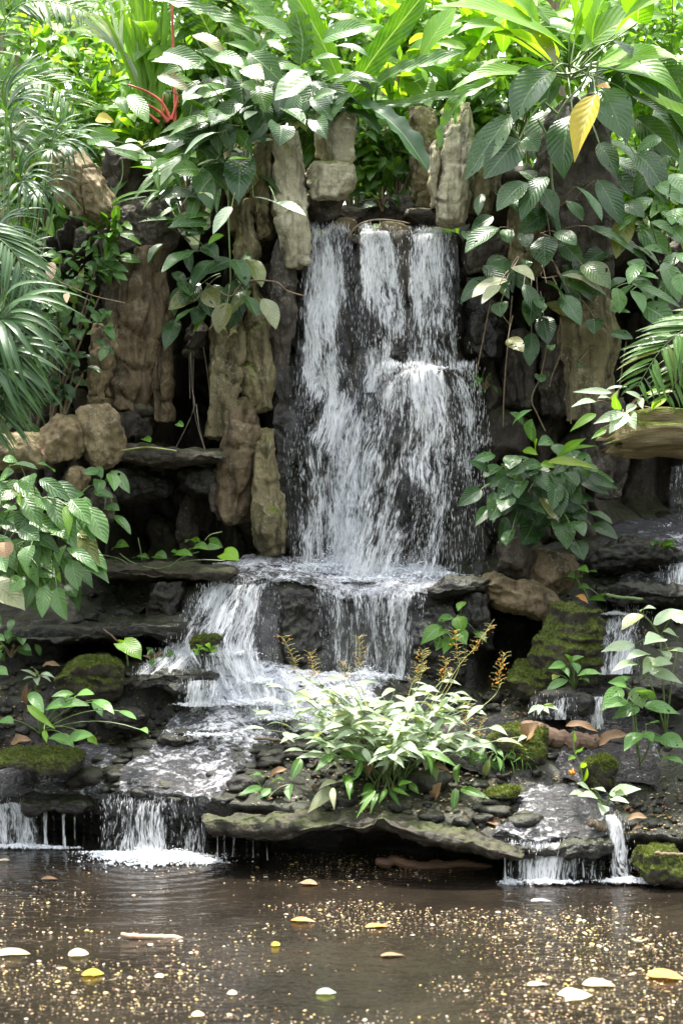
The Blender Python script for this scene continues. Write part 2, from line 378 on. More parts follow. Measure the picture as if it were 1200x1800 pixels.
PETAL = PETAL.done(PETAL.n('BsdfPrincipled', {'Base Color': _a.outputs['Color'], 'Roughness': .6}))
LOG = rock_mat('weathered_log', (.13, .095, .05), (.27, .21, .11), (.36, .29, .17), moss=.85, rough=.9, lich=.3, scale=1.6, mossz=.15, streak=0., mossc=((.07, .10, .015), (.2, .24, .04)), stretch=(.16, 1.6, 1.6))
WETLOG = plain_mat('wet_log', (.10, .05, .03), (.22, .12, .075), .45, 12, .8, (.6, 5, 5))
SOIL = rock_mat('soil', (.05, .038, .025), (.08, .06, .04), (.11, .085, .055), moss=.6, rough=.95, lich=0., mossc=((.03, .06, .012), (.06, .10, .02)))
FALL = fall_mat('falling_water', .53); FALLTHIN = fall_mat('thin_falling_water', .36); FALLDENSE = fall_mat('dense_falling_water', .58)
STREAM = stream_mat('running_water', base=(.05, .048, .05), foam=.5); STREAMDARK = stream_mat('shallow_water', foam=.2)
g = NT('foam'); FOAM = g.done(g.n('MixShader', {0: .25, 1: g.n('BsdfPrincipled', {'Base Color': (.88, .89, .92, 1), 'Roughness': .35}), 2: g.n('BsdfTranslucent', {'Color': (.85, .87, .9, 1)})}))
POOL = pool_mat()
# ================================================================== GROUND, TERRACES, ROCK FACE
def zof(py, d): return H-(py-900)/F*d
# columns: px, lip(py,d), back of lower tread, top of mid riser, back of mid tread, top of upper riser, back of upper tread
PROF = [
 (-900, (1395, 8.0), (1330, 8.3), (1250, 8.35), (1200, 8.6), (1100, 8.65), (1040, 9.1)),
 (-200, (1395, 7.9), (1330, 8.2), (1235, 8.25), (1195, 8.5), (1100, 8.55), (1050, 9.1)),
 (0,    (1400, 7.86), (1325, 8.1), (1230, 8.18), (1190, 8.5), (1100, 8.55), (1055, 9.1)),
 (110,  (1400, 7.75), (1300, 8.1), (1215, 8.18), (1165, 8.45), (1100, 8.52), (1010, 9.1)),
 (200,  (1403, 7.64), (1285, 8.1), (1200, 8.2), (1150, 8.45), (1095, 8.55), (1000, 9.15)),
 (310,  (1403, 7.58), (1265, 8.1), (1215, 8.2), (1155, 8.35), (1035, 8.62), (995, 9.2)),
 (420,  (1412, 7.48), (1250, 8.1), (1225, 8.18), (1165, 8.32), (1020, 8.62), (990, 9.25)),
 (520,  (1428, 7.36), (1285, 7.95), (1230, 8.1), (1180, 8.32), (1025, 8.56), (1000, 9.25)),
 (640,  (1434, 7.26), (1310, 7.75), (1235, 8.1), (1190, 8.36), (1042, 8.5), (1005, 9.2)),
 (760,  (1452, 7.16), (1335, 7.65), (1240, 8.1), (1195, 8.38), (1040, 8.5), (1005, 9.1)),
 (880,  (1482, 7.08), (1375, 7.5), (1260, 8.05), (1205, 8.4), (1050, 8.6), (985, 9.2)),
 (1000, (1486, 7.04), (1390, 7.4), (1275, 8.0), (1205, 8.4), (1062, 8.7), (955, 9.3)),
 (1110, (1470, 7.06), (1395, 7.4), (1285, 7.95), (1200, 8.35), (1065, 8.75), (930, 9.4)),
 (1200, (1470, 7.04), (1400, 7.4), (1285, 7.9), (1195, 8.35), (1062, 8.8), (915, 9.5)),
 (1400, (1470, 7.0), (1400, 7.4), (1285, 7.9), (1190, 8.35), (1060, 8.8), (915, 9.5)),
 (2100, (1470, 7.0), (1400, 7.4), (1285, 7.9), (1190, 8.35), (1060, 8.8), (915, 9.5)),
]
KX = np.array([p[0] for p in PROF], float)
KD = []; KZ = []
for p in PROF:
    lp, ld = p[1]; lz = zof(lp, ld)
    ds = [ld+.6, ld+.42, ld+.28, ld+.03, ld]; zs = [-.6, .0, lz-.13, lz-.085, lz]
    for py, d in p[2:]: ds.append(d); zs.append(zof(py, d))
    ds.append(9.95); zs.append(zs[-1]+.05)
    KD.append(ds); KZ.append(zs)
KD = np.array(KD); KZ = np.array(KZ)
def terr(px, s):
    """terrace surface: px = photo column, s = row number along the profile (4 = lip, 5..9 treads and risers)"""
    px = np.asarray(px, float); s = np.asarray(s, float); px, s = np.broadcast_arrays(px, s)
    i = np.clip(np.searchsorted(KX, px, 'right')-1, 0, len(KX)-2); f = (px-KX[i])/(KX[i+1]-KX[i]); f = f*f*(3-2*f)
    j = np.clip(np.floor(s).astype(int), 0, KD.shape[1]-2); k = s-j
    def lerp(A): return (A[i, j]*(1-f)+A[i+1, j]*f)*(1-k)+(A[i, j+1]*(1-f)+A[i+1, j+1]*f)*k
    d = lerp(KD); z = lerp(KZ)
    sg = lambda a, e: 1/(1+np.exp(-np.clip(a/e, -40, 40)))
    d = d+1.1*sg(px-128, 6)*sg(298-px, 5)*sg(s-7.02, .03)*sg(7.93-s, .015)+.55*sg(px-850, 6)*sg(940-px, 6)*sg(s-7.02, .03)*sg(7.9-s, .02)
    return np.stack([(px-600)/F*d, d, z], -1)
def terr_rough(p, amp=1.):
    q = p*np.array([1., 1., 1.])
    dz = fbm(q*2.6, 4, 3)*.045+np.abs(fbm(q*9, 3, 8))*.018
    lay = vn(np.stack([q[..., 0]*.7, q[..., 1]*.7, q[..., 2]*17+vn(q*1.5, 5)*1.2], -1), 9)
    dy = fbm(q*3.1+7, 4, 4)*.06+lay*.035
    dx = fbm(q*3.3+3, 3, 5)*.03
    o = p.copy(); o[..., 0] += dx*amp; o[..., 1] += dy*amp; o[..., 2] += dz*amp
    return o
pxs = np.concatenate([np.linspace(-900, -150, 40), np.linspace(-140, 1340, 300), np.linspace(1350, 2100, 40)])
seg = [3, 4, 4, 3, 34, 14, 16, 22, 26, 8]
ss = np.concatenate([i+np.arange(n)/n for i, n in enumerate(seg)]+[[10]])
S, X = np.meshgrid(ss, pxs, indexing='ij')
m = MB(); m.add(terr_rough(terr(X, S)), grid_faces(len(ss), len(pxs)))
tag(m.build('terrain', RM['wet']), 'dark wet stone terraces stepping up from the pool to the rock face', kind='structure')

# the ground sheet: pool bed, level land behind the camera, hillside behind the rock face
gx = np.unique(np.concatenate([np.linspace(-120, -8, 16), np.linspace(-8, 8, 90), np.linspace(8, 120, 16)]))
gy = np.unique(np.concatenate([np.linspace(-120, -4, 14), np.linspace(-4, 10.3, 40), [10.5, 10.55, 10.65, 10.72], np.linspace(10.8, 20, 60), np.linspace(21, 160, 30)]))
GX, GY = np.meshgrid(gx, gy, indexing='ij')
GZ = np.where(GY > 10.6, 3.72+np.clip(GY-10.2, 0, 9)*.27+np.clip(GY-19, 0, 80)*.2, -.7)
bank = np.clip((np.abs(GX)-7.5)/1.5, 0, 1); bank = np.maximum(bank, np.clip((-3.0-GY)/1.0, 0, 1)); bank = bank*bank*(3-2*bank)
GZ = np.where(GY <= 10.6, GZ*(1-bank)+.25*bank, GZ)
pp = np.stack([GX, GY, GZ], -1); GZ = GZ+fbm(pp*.8, 4, 21)*.12
m = MB(); m.add(np.stack([GX, GY, GZ], -1), grid_faces(len(gx), len(gy))[:, ::-1])
tag(m.build('ground', SOIL), 'dark soil of the garden around the pool and above the rock face', kind='structure')

# pool water
wx = np.linspace(-8.4, 8.4, 3); wy = np.linspace(-3.9, 8.6, 3)
WX, WY = np.meshgrid(wx, wy, indexing='ij'); m = MB(); m.add(np.stack([WX, WY, WX*0], -1), grid_faces(3, 3)[:, ::-1])
tag(m.build('water', POOL), 'murky brown pool at the foot of the falls', kind='structure')

# rock face behind everything: broken blocks with dark recesses
def box(px, py, x0, x1, y0, y1, e):
    sm = lambda a: 1/(1+np.exp(-a/e))
    return sm(px-x0)*sm(x1-px)*sm(py-y0)*sm(y1-py)
cx = np.concatenate([np.linspace(-900, -100, 50), np.linspace(-95, 1295, 330), np.linspace(1300, 2100, 50)])
cz = np.linspace(.9, 4.75, 270)
CX, CZ = np.meshgrid(cx, cz, indexing='ij'); CPY = 900-(CZ-H)*F/9.4
top = 3.82+.5*box(CX, 0*CX+300, 375, 540, 0, 900, 4)+.5*box(CX, 0*CX+300, 835, 1090, 0, 900, 5)+.25*box(CX, 0*CX+300, 120, 300, 0, 900, 8)+fbm(np.stack([CX*.03, 0*CX, 0*CX], -1), 3, 36)*.06
CZ2 = np.minimum(CZ, top); wx0 = (CX-600)/F*9.4
pts = np.stack([wx0, CZ2], -1).reshape(-1, 2)
sd_ = np.stack([rng.uniform(-6, 6, 420), rng.uniform(.8, 4.2, 420)], -1)
off = rng.uniform(-.16, .14, 420)
wp = np.stack([wx0.ravel(), np.zeros(wx0.size), CZ2.ravel()], -1)
jit = np.stack([fbm(wp*2.4, 3, 31), fbm(wp*2.4+9, 3, 32)], -1)*.09
an = np.array([1.9, .85])
D = np.full((len(pts), 2), 9.); ID = np.zeros(len(pts), int)
for k in range(len(sd_)):
    dd = np.abs((pts+jit-sd_[k])*an); dd = (dd[:, 0]**3+dd[:, 1]**3)**(1/3)
    c1 = dd < D[:, 0]; c2 = (~c1) & (dd < D[:, 1])
    D[:, 1] = np.where(c1, D[:, 0], np.where(c2, dd, D[:, 1])); D[:, 0] = np.where(c1, dd, D[:, 0]); ID = np.where(c1, k, ID)
edge = np.clip((D[:, 1]-D[:, 0])/.09, 0, 1)
dep = 9.42+(off[ID]+(1-edge**.6)*.16).reshape(CX.shape)+fbm(wp*4, 5, 33).reshape(CX.shape)*.05+np.abs(fbm(wp*np.array([9, 9, 3.]), 4, 34)).reshape(CX.shape)*.03
dep += .85*box(CX, CPY, 300, 378, 420, 800, 7)+.7*box(CX, CPY, 195, 385, 830, 985, 10)+.5*box(CX, CPY, 640, 760, 230, 385, 8)
dep += .8*box(CX, CPY, 1085, 1260, 470, 900, 14)+.25*box(CX, CPY, 820, 1000, 380, 700, 20)-.12*box(CX, CPY, 530, 810, 395, 1000, 12)
dep = np.where(CZ > top, np.minimum(dep+(CZ-top)*3.5, 10.9), dep)
m = MB(); m.add(np.stack([(CX-600)/F*9.4, dep, CZ2], -1), grid_faces(len(cx), len(cz))[:, ::-1])
tag(m.build('rock_face', RM['dark']), 'dark cliff of broken stone blocks with deep black recesses', kind='structure')

MOSS = leaf_mat('moss', (.045, .075, .008), (.14, .18, .022), rough=.6, transl=.3, side=0., spots=0., rib=0.)
# ================================================================== ROCKS
_ico = {}
def ico(sub):
    if sub not in _ico:
        b = bmesh.new(); bmesh.ops.create_icosphere(b, subdivisions=sub, radius=1)
        b.verts.ensure_lookup_table()
        _ico[sub] = (np.array([v.co[:] for v in b.verts]), np.array([[v.index for v in f.verts] for f in b.faces])); b.free()
    return _ico[sub]
def rock_pts(size, seed, box=.6, cuts=9, rough=.07, layer=0., groove=0., sub=5, tilt=(0, 0, 0), taper=0.):
    n, f = ico(sub); r = np.random.default_rng(seed)
    q = n/np.abs(n).max(1, keepdims=True); p = n*(1-box)+q*box
    for _ in range(cuts):
        d = unit(r.normal(size=3)*np.array([1, 1, .8])); lim = r.uniform(.70, .97)*(1+.25*box)
        over = np.maximum(0, p@d-lim); p = p-over[:, None]*d*.92
    sz = np.asarray(size, float)
    p = p*sz/2
    p[:, :2] *= (1-taper*(p[:, 2:3]/sz[2]+.5))
    sc = float(np.cbrt(sz.prod())); o = r.uniform(-50, 50, 3)
    nn = unit(n/sz)
    a = fbm(p/sc*1.6+o, 5, seed)*rough*sc*1.3
    a = a-np.abs(fbm(p/sc*3.6+o, 4, seed+5))*rough*sc*.8
    if layer: a = a+vn(np.stack([p[:, 0]/sc*.8, p[:, 1]/sc*.8, p[:, 2]*38+vn(p/sc*2+o, 3)*1.5], -1)+o, seed)*layer
    if groove:
        jn = np.abs(np.sin(np.pi*(p[:, 2]*3.3+fbm(p*2.1+o, 3, seed+2)*.9+o[0]))); a = a-.034*np.exp(-(jn/.17)**2)*np.clip(.6+fbm(p*4+o, 2, seed+3), 0, 1)
    if groove: a = a+np.minimum(0, fbm(np.stack([p[:, 0]*14, p[:, 1]*14, p[:, 2]*2.2], -1)+o, 3, seed))*groove
    a = a-np.abs(fbm(p*11+o, 3, seed+8))*.013*min(1., sc*4)+fbm(p*34+o, 3, seed+11)*.0045
    p = p+nn*a[:, None]
    rx, ry, rz = (math.radians(t) for t in tilt)
    cx_, sx_, cy_, sy_, cz_, sz_ = math.cos(rx), math.sin(rx), math.cos(ry), math.sin(ry), math.cos(rz), math.sin(rz)
    R = np.array([[cz_, -sz_, 0], [sz_, cz_, 0], [0, 0, 1]])@np.array([[cy_, 0, sy_], [0, 1, 0], [-sy_, 0, cy_]])@np.array([[1, 0, 0], [0, cx_, -sx_], [0, sx_, cx_]])
    return p@R.T, f
_seed = [100]
def rock(name, label, cat, px, py, d, wpx, hpx, thick, mat, roll=0, yaw=None, lean=0, group=None, **kw):
    _seed[0] += 1; seed = kw.pop('seed', _seed[0])
    c = P(px, py, d); size = (wpx/F*d*1.08, thick, hpx/F*d*1.08)
    if yaw is None: yaw = (seed*37 % 31)-15
    kw.setdefault('sub', 6 if max(wpx, hpx) > 130 else 5)
    kw['cuts'] = int(kw.get('cuts', 9)*1.5)
    v, f = rock_pts(size, seed, tilt=(lean, roll, yaw), **kw)
    o = c+np.array([0, 0, v[:, 2].min()])
    m = MB(); m.add(v+c, tris=f)
    ob = tag(m.build(name, RM[mat], origin=o), label, cat, group)
    if mat == 'mossy':      # raised fuzzy moss cushions on the upper faces
        a_, b_, c_ = v[f[:, 0]], v[f[:, 1]], v[f[:, 2]]; nr = np.cross(b_-a_, c_-a_); ar = np.linalg.norm(nr, axis=1); nr = nr/ar[:, None]
        cen = (a_+b_+c_)/3; up_ = nr[:, 2]+fbm((cen+c)*7, 3, 61)*.45; wt = ar*np.clip((up_-.1)/.4, 0, 1)
        n_ = int(min(7000, 90000*wt.sum()/2)+200); k = rng.choice(len(f), n_, p=wt/wt.sum()); w_ = rng.dirichlet((1, 1, 1), n_)
        q = a_[k]*w_[:, :1]+b_[k]*w_[:, 1:2]+c_[k]*w_[:, 2:]+c; ln = rng.uniform(.005, .013, n_)*(1+.6*fbm(q*25, 2, 62)); dr = unit(nr[k]+rng.normal(0, .55, (n_, 3)))
        mm = MB(); leaves(mm, q, q+dr*ln[:, None], unit(rng.normal(size=(n_, 3))), ln*.4, 'lance', 2, 2, .1, 0, 0, rtint(n_, 0, 1, .55, 1.2))
        tag(mm.build('moss', MOSS, ob, o), kind='stuff')
    return ob
PG = dict(box=.9, cuts=10, rough=.06, groove=.03)
G1 = 'stone pillars and blocks of the rock face'
R_ = rock
R_('stone_pillar', 'tall pale pillar with mossy lower half left of the waterfall lip', 'pillar', 508, 355, 9.16, 52, 225, .30, 'pale', -3, group=G1, **PG)
R_('stone_block', 'pale lichen covered block at the cliff top above the fall, higher of two', 'rock', 588, 248, 9.22, 66, 92, .32, 'pale', 4, group=G1, **PG)
R_('stone_block', 'square pale block directly under the higher pale block above the fall', 'rock', 580, 322, 9.16, 84, 72, .36, 'pale', -2, group=G1, box=.8, cuts=7, rough=.05)
R_('stone_pillar', 'tall jagged pale pillar right of the lip at the cliff top', 'pillar', 802, 290, 9.08, 58, 198, .32, 'pale', 3, group=G1, **PG)
R_('stone_pillar', 'thin pale pillar leaning on the left side of the jagged pale pillar', 'pillar', 767, 306, 9.16, 27, 112, .2, 'pale', 0, group=G1, **PG)
R_('stone_pillar', 'dull stone pillar standing behind the thin pale pillar', 'pillar', 748, 285, 9.55, 52, 170, .3, 'greencol', 0, group=G1, **PG)
R_('stone_block', 'grey jagged block right of the jagged pale pillar', 'rock', 852, 325, 9.2, 52, 105, .3, 'greencol', 8, group=G1, **PG)
R_('stone_block', 'dark stone under the pale square block beside the lip', 'rock', 566, 372, 9.3, 70, 44, .3, 'dark', 0, group=G1, **PG)
R_('stone_pillar', 'grey brown pillar hugging the left side of the tall pale pillar', 'pillar', 464, 330, 9.22, 42, 170, .28, 'greencol', 2, group=G1, **PG)
R_('stone_pillar', 'grey pillar behind hanging leaves at the top left of the cliff', 'pillar', 420, 330, 9.3, 48, 160, .3, 'greencol', -3, group=G1, **PG)
R_('stone_pillar', 'olive grey pillar below the hanging leaves, left of the pale pillar', 'pillar', 432, 455, 9.2, 46, 190, .3, 'greencol', 0, group=G1, **PG)
R_('stone_pillar', 'dark brown pillar at the wet left edge of the waterfall', 'pillar', 494, 545, 9.18, 46, 230, .3, 'dark', 2, group=G1, **PG)
R_('stone_pillar', 'pillar with a bright green moss foot beside the black cave', 'pillar', 398, 645, 9.12, 58, 240, .34, 'greencol', 4, group=G1, **PG)
R_('stone_pillar', 'brown pillar with mossy base between the moss foot pillar and the waterfall', 'pillar', 452, 610, 9.12, 60, 215, .34, 'greencol', -2, group=G1, **PG)
R_('stone_block', 'small grey block hanging over the mouth of the black cave', 'rock', 346, 600, 9.2, 40, 62, .26, 'dark', 12, group=G1, **PG)
R_('stone_block', 'broad brown pillar at the lower left of the waterfall', 'rock', 424, 810, 9.08, 66, 215, .34, 'brown', 4, group=G1, **PG)
R_('stone_block', 'mossy upright stone at the foot of the cliff left of the splash', 'rock', 470, 865, 9.05, 56, 210, .32, 'greencol', -3, group=G1, **PG)
R_('stone_block', 'dark stone between the mossy upright stone and the falling water', 'rock', 490, 760, 9.2, 50, 220, .3, 'wet', 0, group=G1, **PG)
R_('stone_block', 'brown stone at the lower right corner of the ledge over the low cave', 'rock', 395, 850, 9.12, 50, 120, .35, 'dark', 0, group=G1, **PG)
R_('stone_pillar', 'reddish brown furrowed pillar left of the black cave', 'pillar', 240, 570, 9.05, 88, 300, .42, 'brown', 5, group=G1, box=.6, cuts=10, rough=.07, groove=.09)
R_('stone_pillar', 'narrow reddish brown pillar on the left edge of the black cave', 'pillar', 283, 610, 9.1, 42, 250, .34, 'brown', -2, group=G1, **PG)
R_('stone_block', 'mottled tan stone at the left foot of the furrowed pillar', 'rock', 186, 650, 9.0, 62, 150, .34, 'tan', 6, group=G1, **PG)
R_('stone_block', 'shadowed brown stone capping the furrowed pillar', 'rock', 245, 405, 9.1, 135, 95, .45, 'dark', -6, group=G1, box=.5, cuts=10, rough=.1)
R_('stone_block', 'dark stone low behind the left foliage above the furrowed pillar', 'rock', 228, 318, 9.3, 70, 100, .4, 'dark', 0, group=G1, **PG)
R_('boulder', 'smooth leaning grey brown boulder beside the fan palms', 'boulder', 150, 335, 8.85, 88, 140, .4, 'tan', -32, box=.35, cuts=8, rough=.06, groove=.02)
R_('stone_block', 'shadowed stone under the furrowed pillar by the cave', 'rock', 225, 735, 9.1, 100, 75, .35, 'dark', 0, group=G1, **PG)
G2 = 'tan boulders on the left bank'
R_('boulder', 'rounded tan boulder above the drooping leaves at left', 'boulder', 108, 772, 8.6, 88, 98, .4, 'tan', 8, group=G2, box=.4, cuts=10, rough=.07)
R_('boulder', 'upright tan and mossy boulder right of the rounded tan boulder', 'boulder', 180, 765, 8.72, 76, 122, .4, 'tan', -18, group=G2, box=.5, cuts=9, rough=.07)
R_('boulder', 'small angular tan stone in front of the upright tan boulder', 'boulder', 134, 850, 8.5, 42, 58, .22, 'tan', 12, group=G2, box=.6, cuts=9, rough=.06)
R_('boulder', 'low tan boulder at the far left under the palm fronds', 'boulder', 40, 795, 8.5, 110, 70, .4, 'tan', 4, group=G2, box=.4, cuts=9, rough=.07)
R_('boulder', 'brown stone under the small angular tan stone', 'boulder', 165, 890, 8.6, 80, 70, .4, 'dark', 0, group=G2, box=.4, cuts=9, rough=.08)
R_('stone_slab', 'flat stone ledge crossing the bottom of the black cave', 'slab', 295, 803, 8.98, 190, 30, .5, 'dark', 2, box=.7, cuts=6, rough=.06, layer=.008)
R_('stone_block', 'dark stone below the left end of the cave ledge', 'rock', 250, 850, 9.15, 110, 75, .4, 'wet', 0, group=G1, box=.4, cuts=9, rough=.09)
R_('stone_block', 'dark stone below the right end of the cave ledge', 'rock', 345, 845, 9.12, 80, 60, .4, 'wet', 0, group=G1, box=.4, cuts=9, rough=.09)
R_('stone_block', 'pointed brown stone inside the low cave', 'rock', 332, 915, 9.35, 62, 115, .3, 'dark', 6, group=G1, box=.3, cuts=9, rough=.08, taper=.5)
R_('stone_slab', 'mossy edged shelf carrying the heart leaved creeper at left', 'slab', 285, 1003, 8.85, 280, 24, .75, 'dark', 1, box=.75, cuts=5, rough=.05, layer=.01)
R_('stone_slab', 'wide wet shelf below the black hollow at left', 'slab', 170, 1112, 8.45, 330, 42, .5, 'wet', -2, box=.7, cuts=6, rough=.08, layer=.012)
R_('stone_slab', 'layered stone at the right end of the black hollow', 'slab', 290, 1062, 8.62, 80, 85, .3, 'wet', -8, box=.6, cuts=8, rough=.08, layer=.014)
R_('mossy_stone', 'square block thick with moss below the wet shelf at left', 'rock', 162, 1196, 8.1, 112, 74, .35, 'mossy', 2, box=.6, cuts=8, rough=.08, layer=.012)
R_('mossy_stone', 'small moss topped stone standing in the left cascade', 'rock', 362, 1134, 8.22, 62, 40, .18, 'mossy', 0, box=.3, cuts=8, rough=.08)
R_('mossy_stone', 'flat moss covered slab over a dark gap at the far left', 'slab', 45, 1335, 7.72, 185, 34, .4, 'mossy', -1, box=.7, cuts=6, rough=.06, layer=.006)
R_('stone_slab', 'flat wet stone between the two lower left falls', 'slab', 112, 1412, 7.76, 125, 34, .3, 'wet', -2, box=.6, cuts=7, rough=.08, layer=.008)
R_('stone_slab', 'long dark slab along the pool edge under the leafy clump', 'slab', 545, 1446, 7.27, 380, 32, .36, 'ledge', -2, yaw=-5, box=.75, cuts=5, rough=.07, layer=.006, sub=6)
R_('stone_slab', 'sloping slab with mossy rim joining the long dark slab on its right', 'slab', 790, 1472, 7.08, 255, 32, .34, 'ledge', 9, yaw=-5, box=.7, cuts=6, rough=.07, layer=.006, sub=6)
R_('stone_slab', 'wet slab between the thin drips and the right chute', 'slab', 985, 1494, 7.1, 170, 42, .3, 'wet', -1, yaw=0, box=.7, cuts=6, rough=.08, layer=.008)
R_('mossy_stone', 'small dome of bright moss below the slender sprout', 'rock', 1050, 1362, 7.42, 64, 62, .2, 'mossy', 0, box=.2, cuts=8, rough=.09)
R_('mossy_stone', 'low mossy hump left of the rotten log', 'rock', 910, 1312, 7.7, 110, 66, .3, 'mossy', 4, box=.3, cuts=8, rough=.1)
R_('mossy_stone', 'mossy stone on the pool edge right of the chute', 'rock', 1160, 1522, 6.98, 95, 72, .3, 'mossy', 6, yaw=0, box=.5, cuts=8, rough=.08)
R_('mossy_stone', 'mossy little stone in the small right stream below the leafy clump', 'rock', 880, 1396, 7.35, 62, 30, .2, 'mossy', 0, box=.4, cuts=8, rough=.08)
R_('boulder', 'rusty brown boulder under the glossy leaved rosette', 'boulder', 968, 1002, 8.62, 88, 82, .35, 'brown', 8, box=.4, cuts=10, rough=.07)
R_('boulder', 'dark boulder left of the rusty brown boulder', 'boulder', 905, 985, 8.68, 70, 80, .35, 'dark', -5, box=.4, cuts=10, rough=.08)
R_('stone_slab', 'folded brown slab slanting down beside the upper cascade', 'slab', 915, 1050, 8.45, 160, 62, .35, 'brown', 17, yaw=6, box=.6, cuts=9, rough=.09, layer=.016)
R_('stone_slab', 'smooth dark slab at the right rim of the upper pool', 'slab', 808, 1030, 8.45, 110, 34, .35, 'wet', -6, box=.5, cuts=8, rough=.08, layer=.01)
R_('stone_block', 'dark upright stone below the smooth dark slab', 'rock', 830, 1090, 8.45, 60, 95, .3, 'wet', 0, group=G1, **PG)
R_('mossy_stone', 'stepped stone stack draped in moss right of the dark hollow', 'rock', 1000, 1130, 8.2, 108, 150, .38, 'mossy', 8, box=.55, cuts=8, rough=.09, layer=.022)
R_('mossy_stone', 'mossy toe stone at the foot of the stepped mossy stack', 'rock', 938, 1196, 8.15, 80, 56, .3, 'mossy', 12, box=.4, cuts=8, rough=.09, layer=.018)
R_('stone_block', 'dark brown block low on the wall right of the big fall', 'rock', 975, 655, 9.25, 62, 150, .34, 'dark', 0, group=G1, **PG)
R_('stone_block', 'dark block left of the dark brown block', 'rock', 915, 650, 9.3, 62, 130, .34, 'dark', 4, group=G1, **PG)
R_('stone_block', 'dark block at the right edge of the big fall', 'rock', 850, 560, 9.3, 66, 140, .34, 'wet', 0, group=G1, **PG)
R_('stone_block', 'dark block under the lip on its right side', 'rock', 850, 445, 9.3, 72, 75, .34, 'dark', 0, group=G1, **PG)
R_('stone_pillar', 'brown pillar carrying the hanging vines on the right', 'pillar', 1035, 600, 9.1, 92, 270, .42, 'greencol', 0, group=G1, **PG)
R_('stone_pillar', 'tall dark pillar behind the upper hanging leaves on the right', 'pillar', 1010, 330, 9.15, 130, 300, .5, 'dark', 0, group=G1, **PG)
R_('stone_pillar', 'mossy grey pillar behind the middle hanging leaves', 'pillar', 925, 410, 9.15, 60, 150, .35, 'greencol', 0, group=G1, **PG)
R_('stone_block', 'brown stone above the log behind the right rosette', 'rock', 1065, 790, 9.0, 70, 170, .35, 'dark', 0, group=G1, **PG)
R_('stone_block', 'tall dark stone at the right edge behind the log', 'rock', 1185, 560, 9.4, 90, 260, .4, 'dark', 0, group=G1, **PG)
R_('boulder', 'black wet boulder the right stream breaks over', 'boulder', 735, 790, 9.12, 190, 290, .5, 'wet', 0, box=.45, cuts=10, rough=.08)
R_('stone_block', 'small black stone poking out between the middle and right streams', 'rock', 702, 625, 9.12, 40, 62, .16, 'wet', 0, box=.4, cuts=8, rough=.07)
R_('boulder', 'flat brown stone lying in the lip of the waterfall', 'boulder', 690, 402, 9.28, 58, 24, .16, 'tan', 0, box=.4, cuts=8, rough=.07)
R_('boulder', 'rounded brown stone at the left end of the waterfall lip', 'boulder', 602, 398, 9.3, 50, 26, .18, 'brown', 0, box=.4, cuts=8, rough=.07)
R_('boulder', 'black rock splitting the upper cascade in two', 'boulder', 530, 1110, 8.42, 85, 150, .2, 'wet', 0, box=.55, cuts=9, rough=.09, layer=.01)
R_('boulder', 'black stone at the foot of the upper cascade', 'boulder', 770, 1130, 8.42, 90, 140, .25, 'wet', 0, box=.55, cuts=9, rough=.09, layer=.01)
R_('stone_block', 'wet stone step in the left cascade under the moss topped stone', 'rock', 310, 1195, 8.14, 150, 46, .25, 'wet', 2, box=.6, cuts=8, rough=.09, layer=.012)
R_('stone_slab', 'dark ledge stones beside the small right waterfall', 'slab', 1110, 975, 8.95, 170, 45, .4, 'wet', -3, box=.6, cuts=8, rough=.09, layer=.014)
R_('stone_slab', 'lower dark ledge under the small right waterfall', 'slab', 1130, 1045, 8.7, 170, 40, .4, 'wet', 2, box=.6, cuts=8, rough=.09, layer=.014)
R_('stone_block', 'wet hump under the right stream below the mossy stack', 'rock', 985, 1235, 7.95, 110, 50, .3, 'wet', 0, box=.4, cuts=8, rough=.08)
R_('stone_block', 'wet hump behind the broad leaved plants at right', 'rock', 1150, 1215, 8.0, 120, 60, .3, 'wet', 0, box=.4, cuts=8, rough=.08)
R_('stone_block', 'low dark stone in the middle of the left stream', 'rock', 320, 1300, 7.95, 90, 26, .2, 'wet', 0, box=.3, cuts=8, rough=.08)
R_('stone_block', 'low black stone at the left side of the stream', 'rock', 215, 1262, 8.05, 90, 40, .25, 'wet', 0, box=.3, cuts=8, rough=.09)

R_('stone_slab', 'dark flat stone bridging the right end of the waterfall lip', 'slab', 770, 384, 9.32, 120, 22, .24, 'dark', 1, box=.6, cuts=8, rough=.07)
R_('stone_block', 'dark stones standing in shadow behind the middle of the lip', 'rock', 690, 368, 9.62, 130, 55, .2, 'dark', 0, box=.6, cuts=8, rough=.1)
R_('stone_block', 'dark stone in shadow behind the left end of the lip', 'rock', 600, 385, 9.6, 90, 40, .2, 'dark', 0, box=.6, cuts=8, rough=.1)
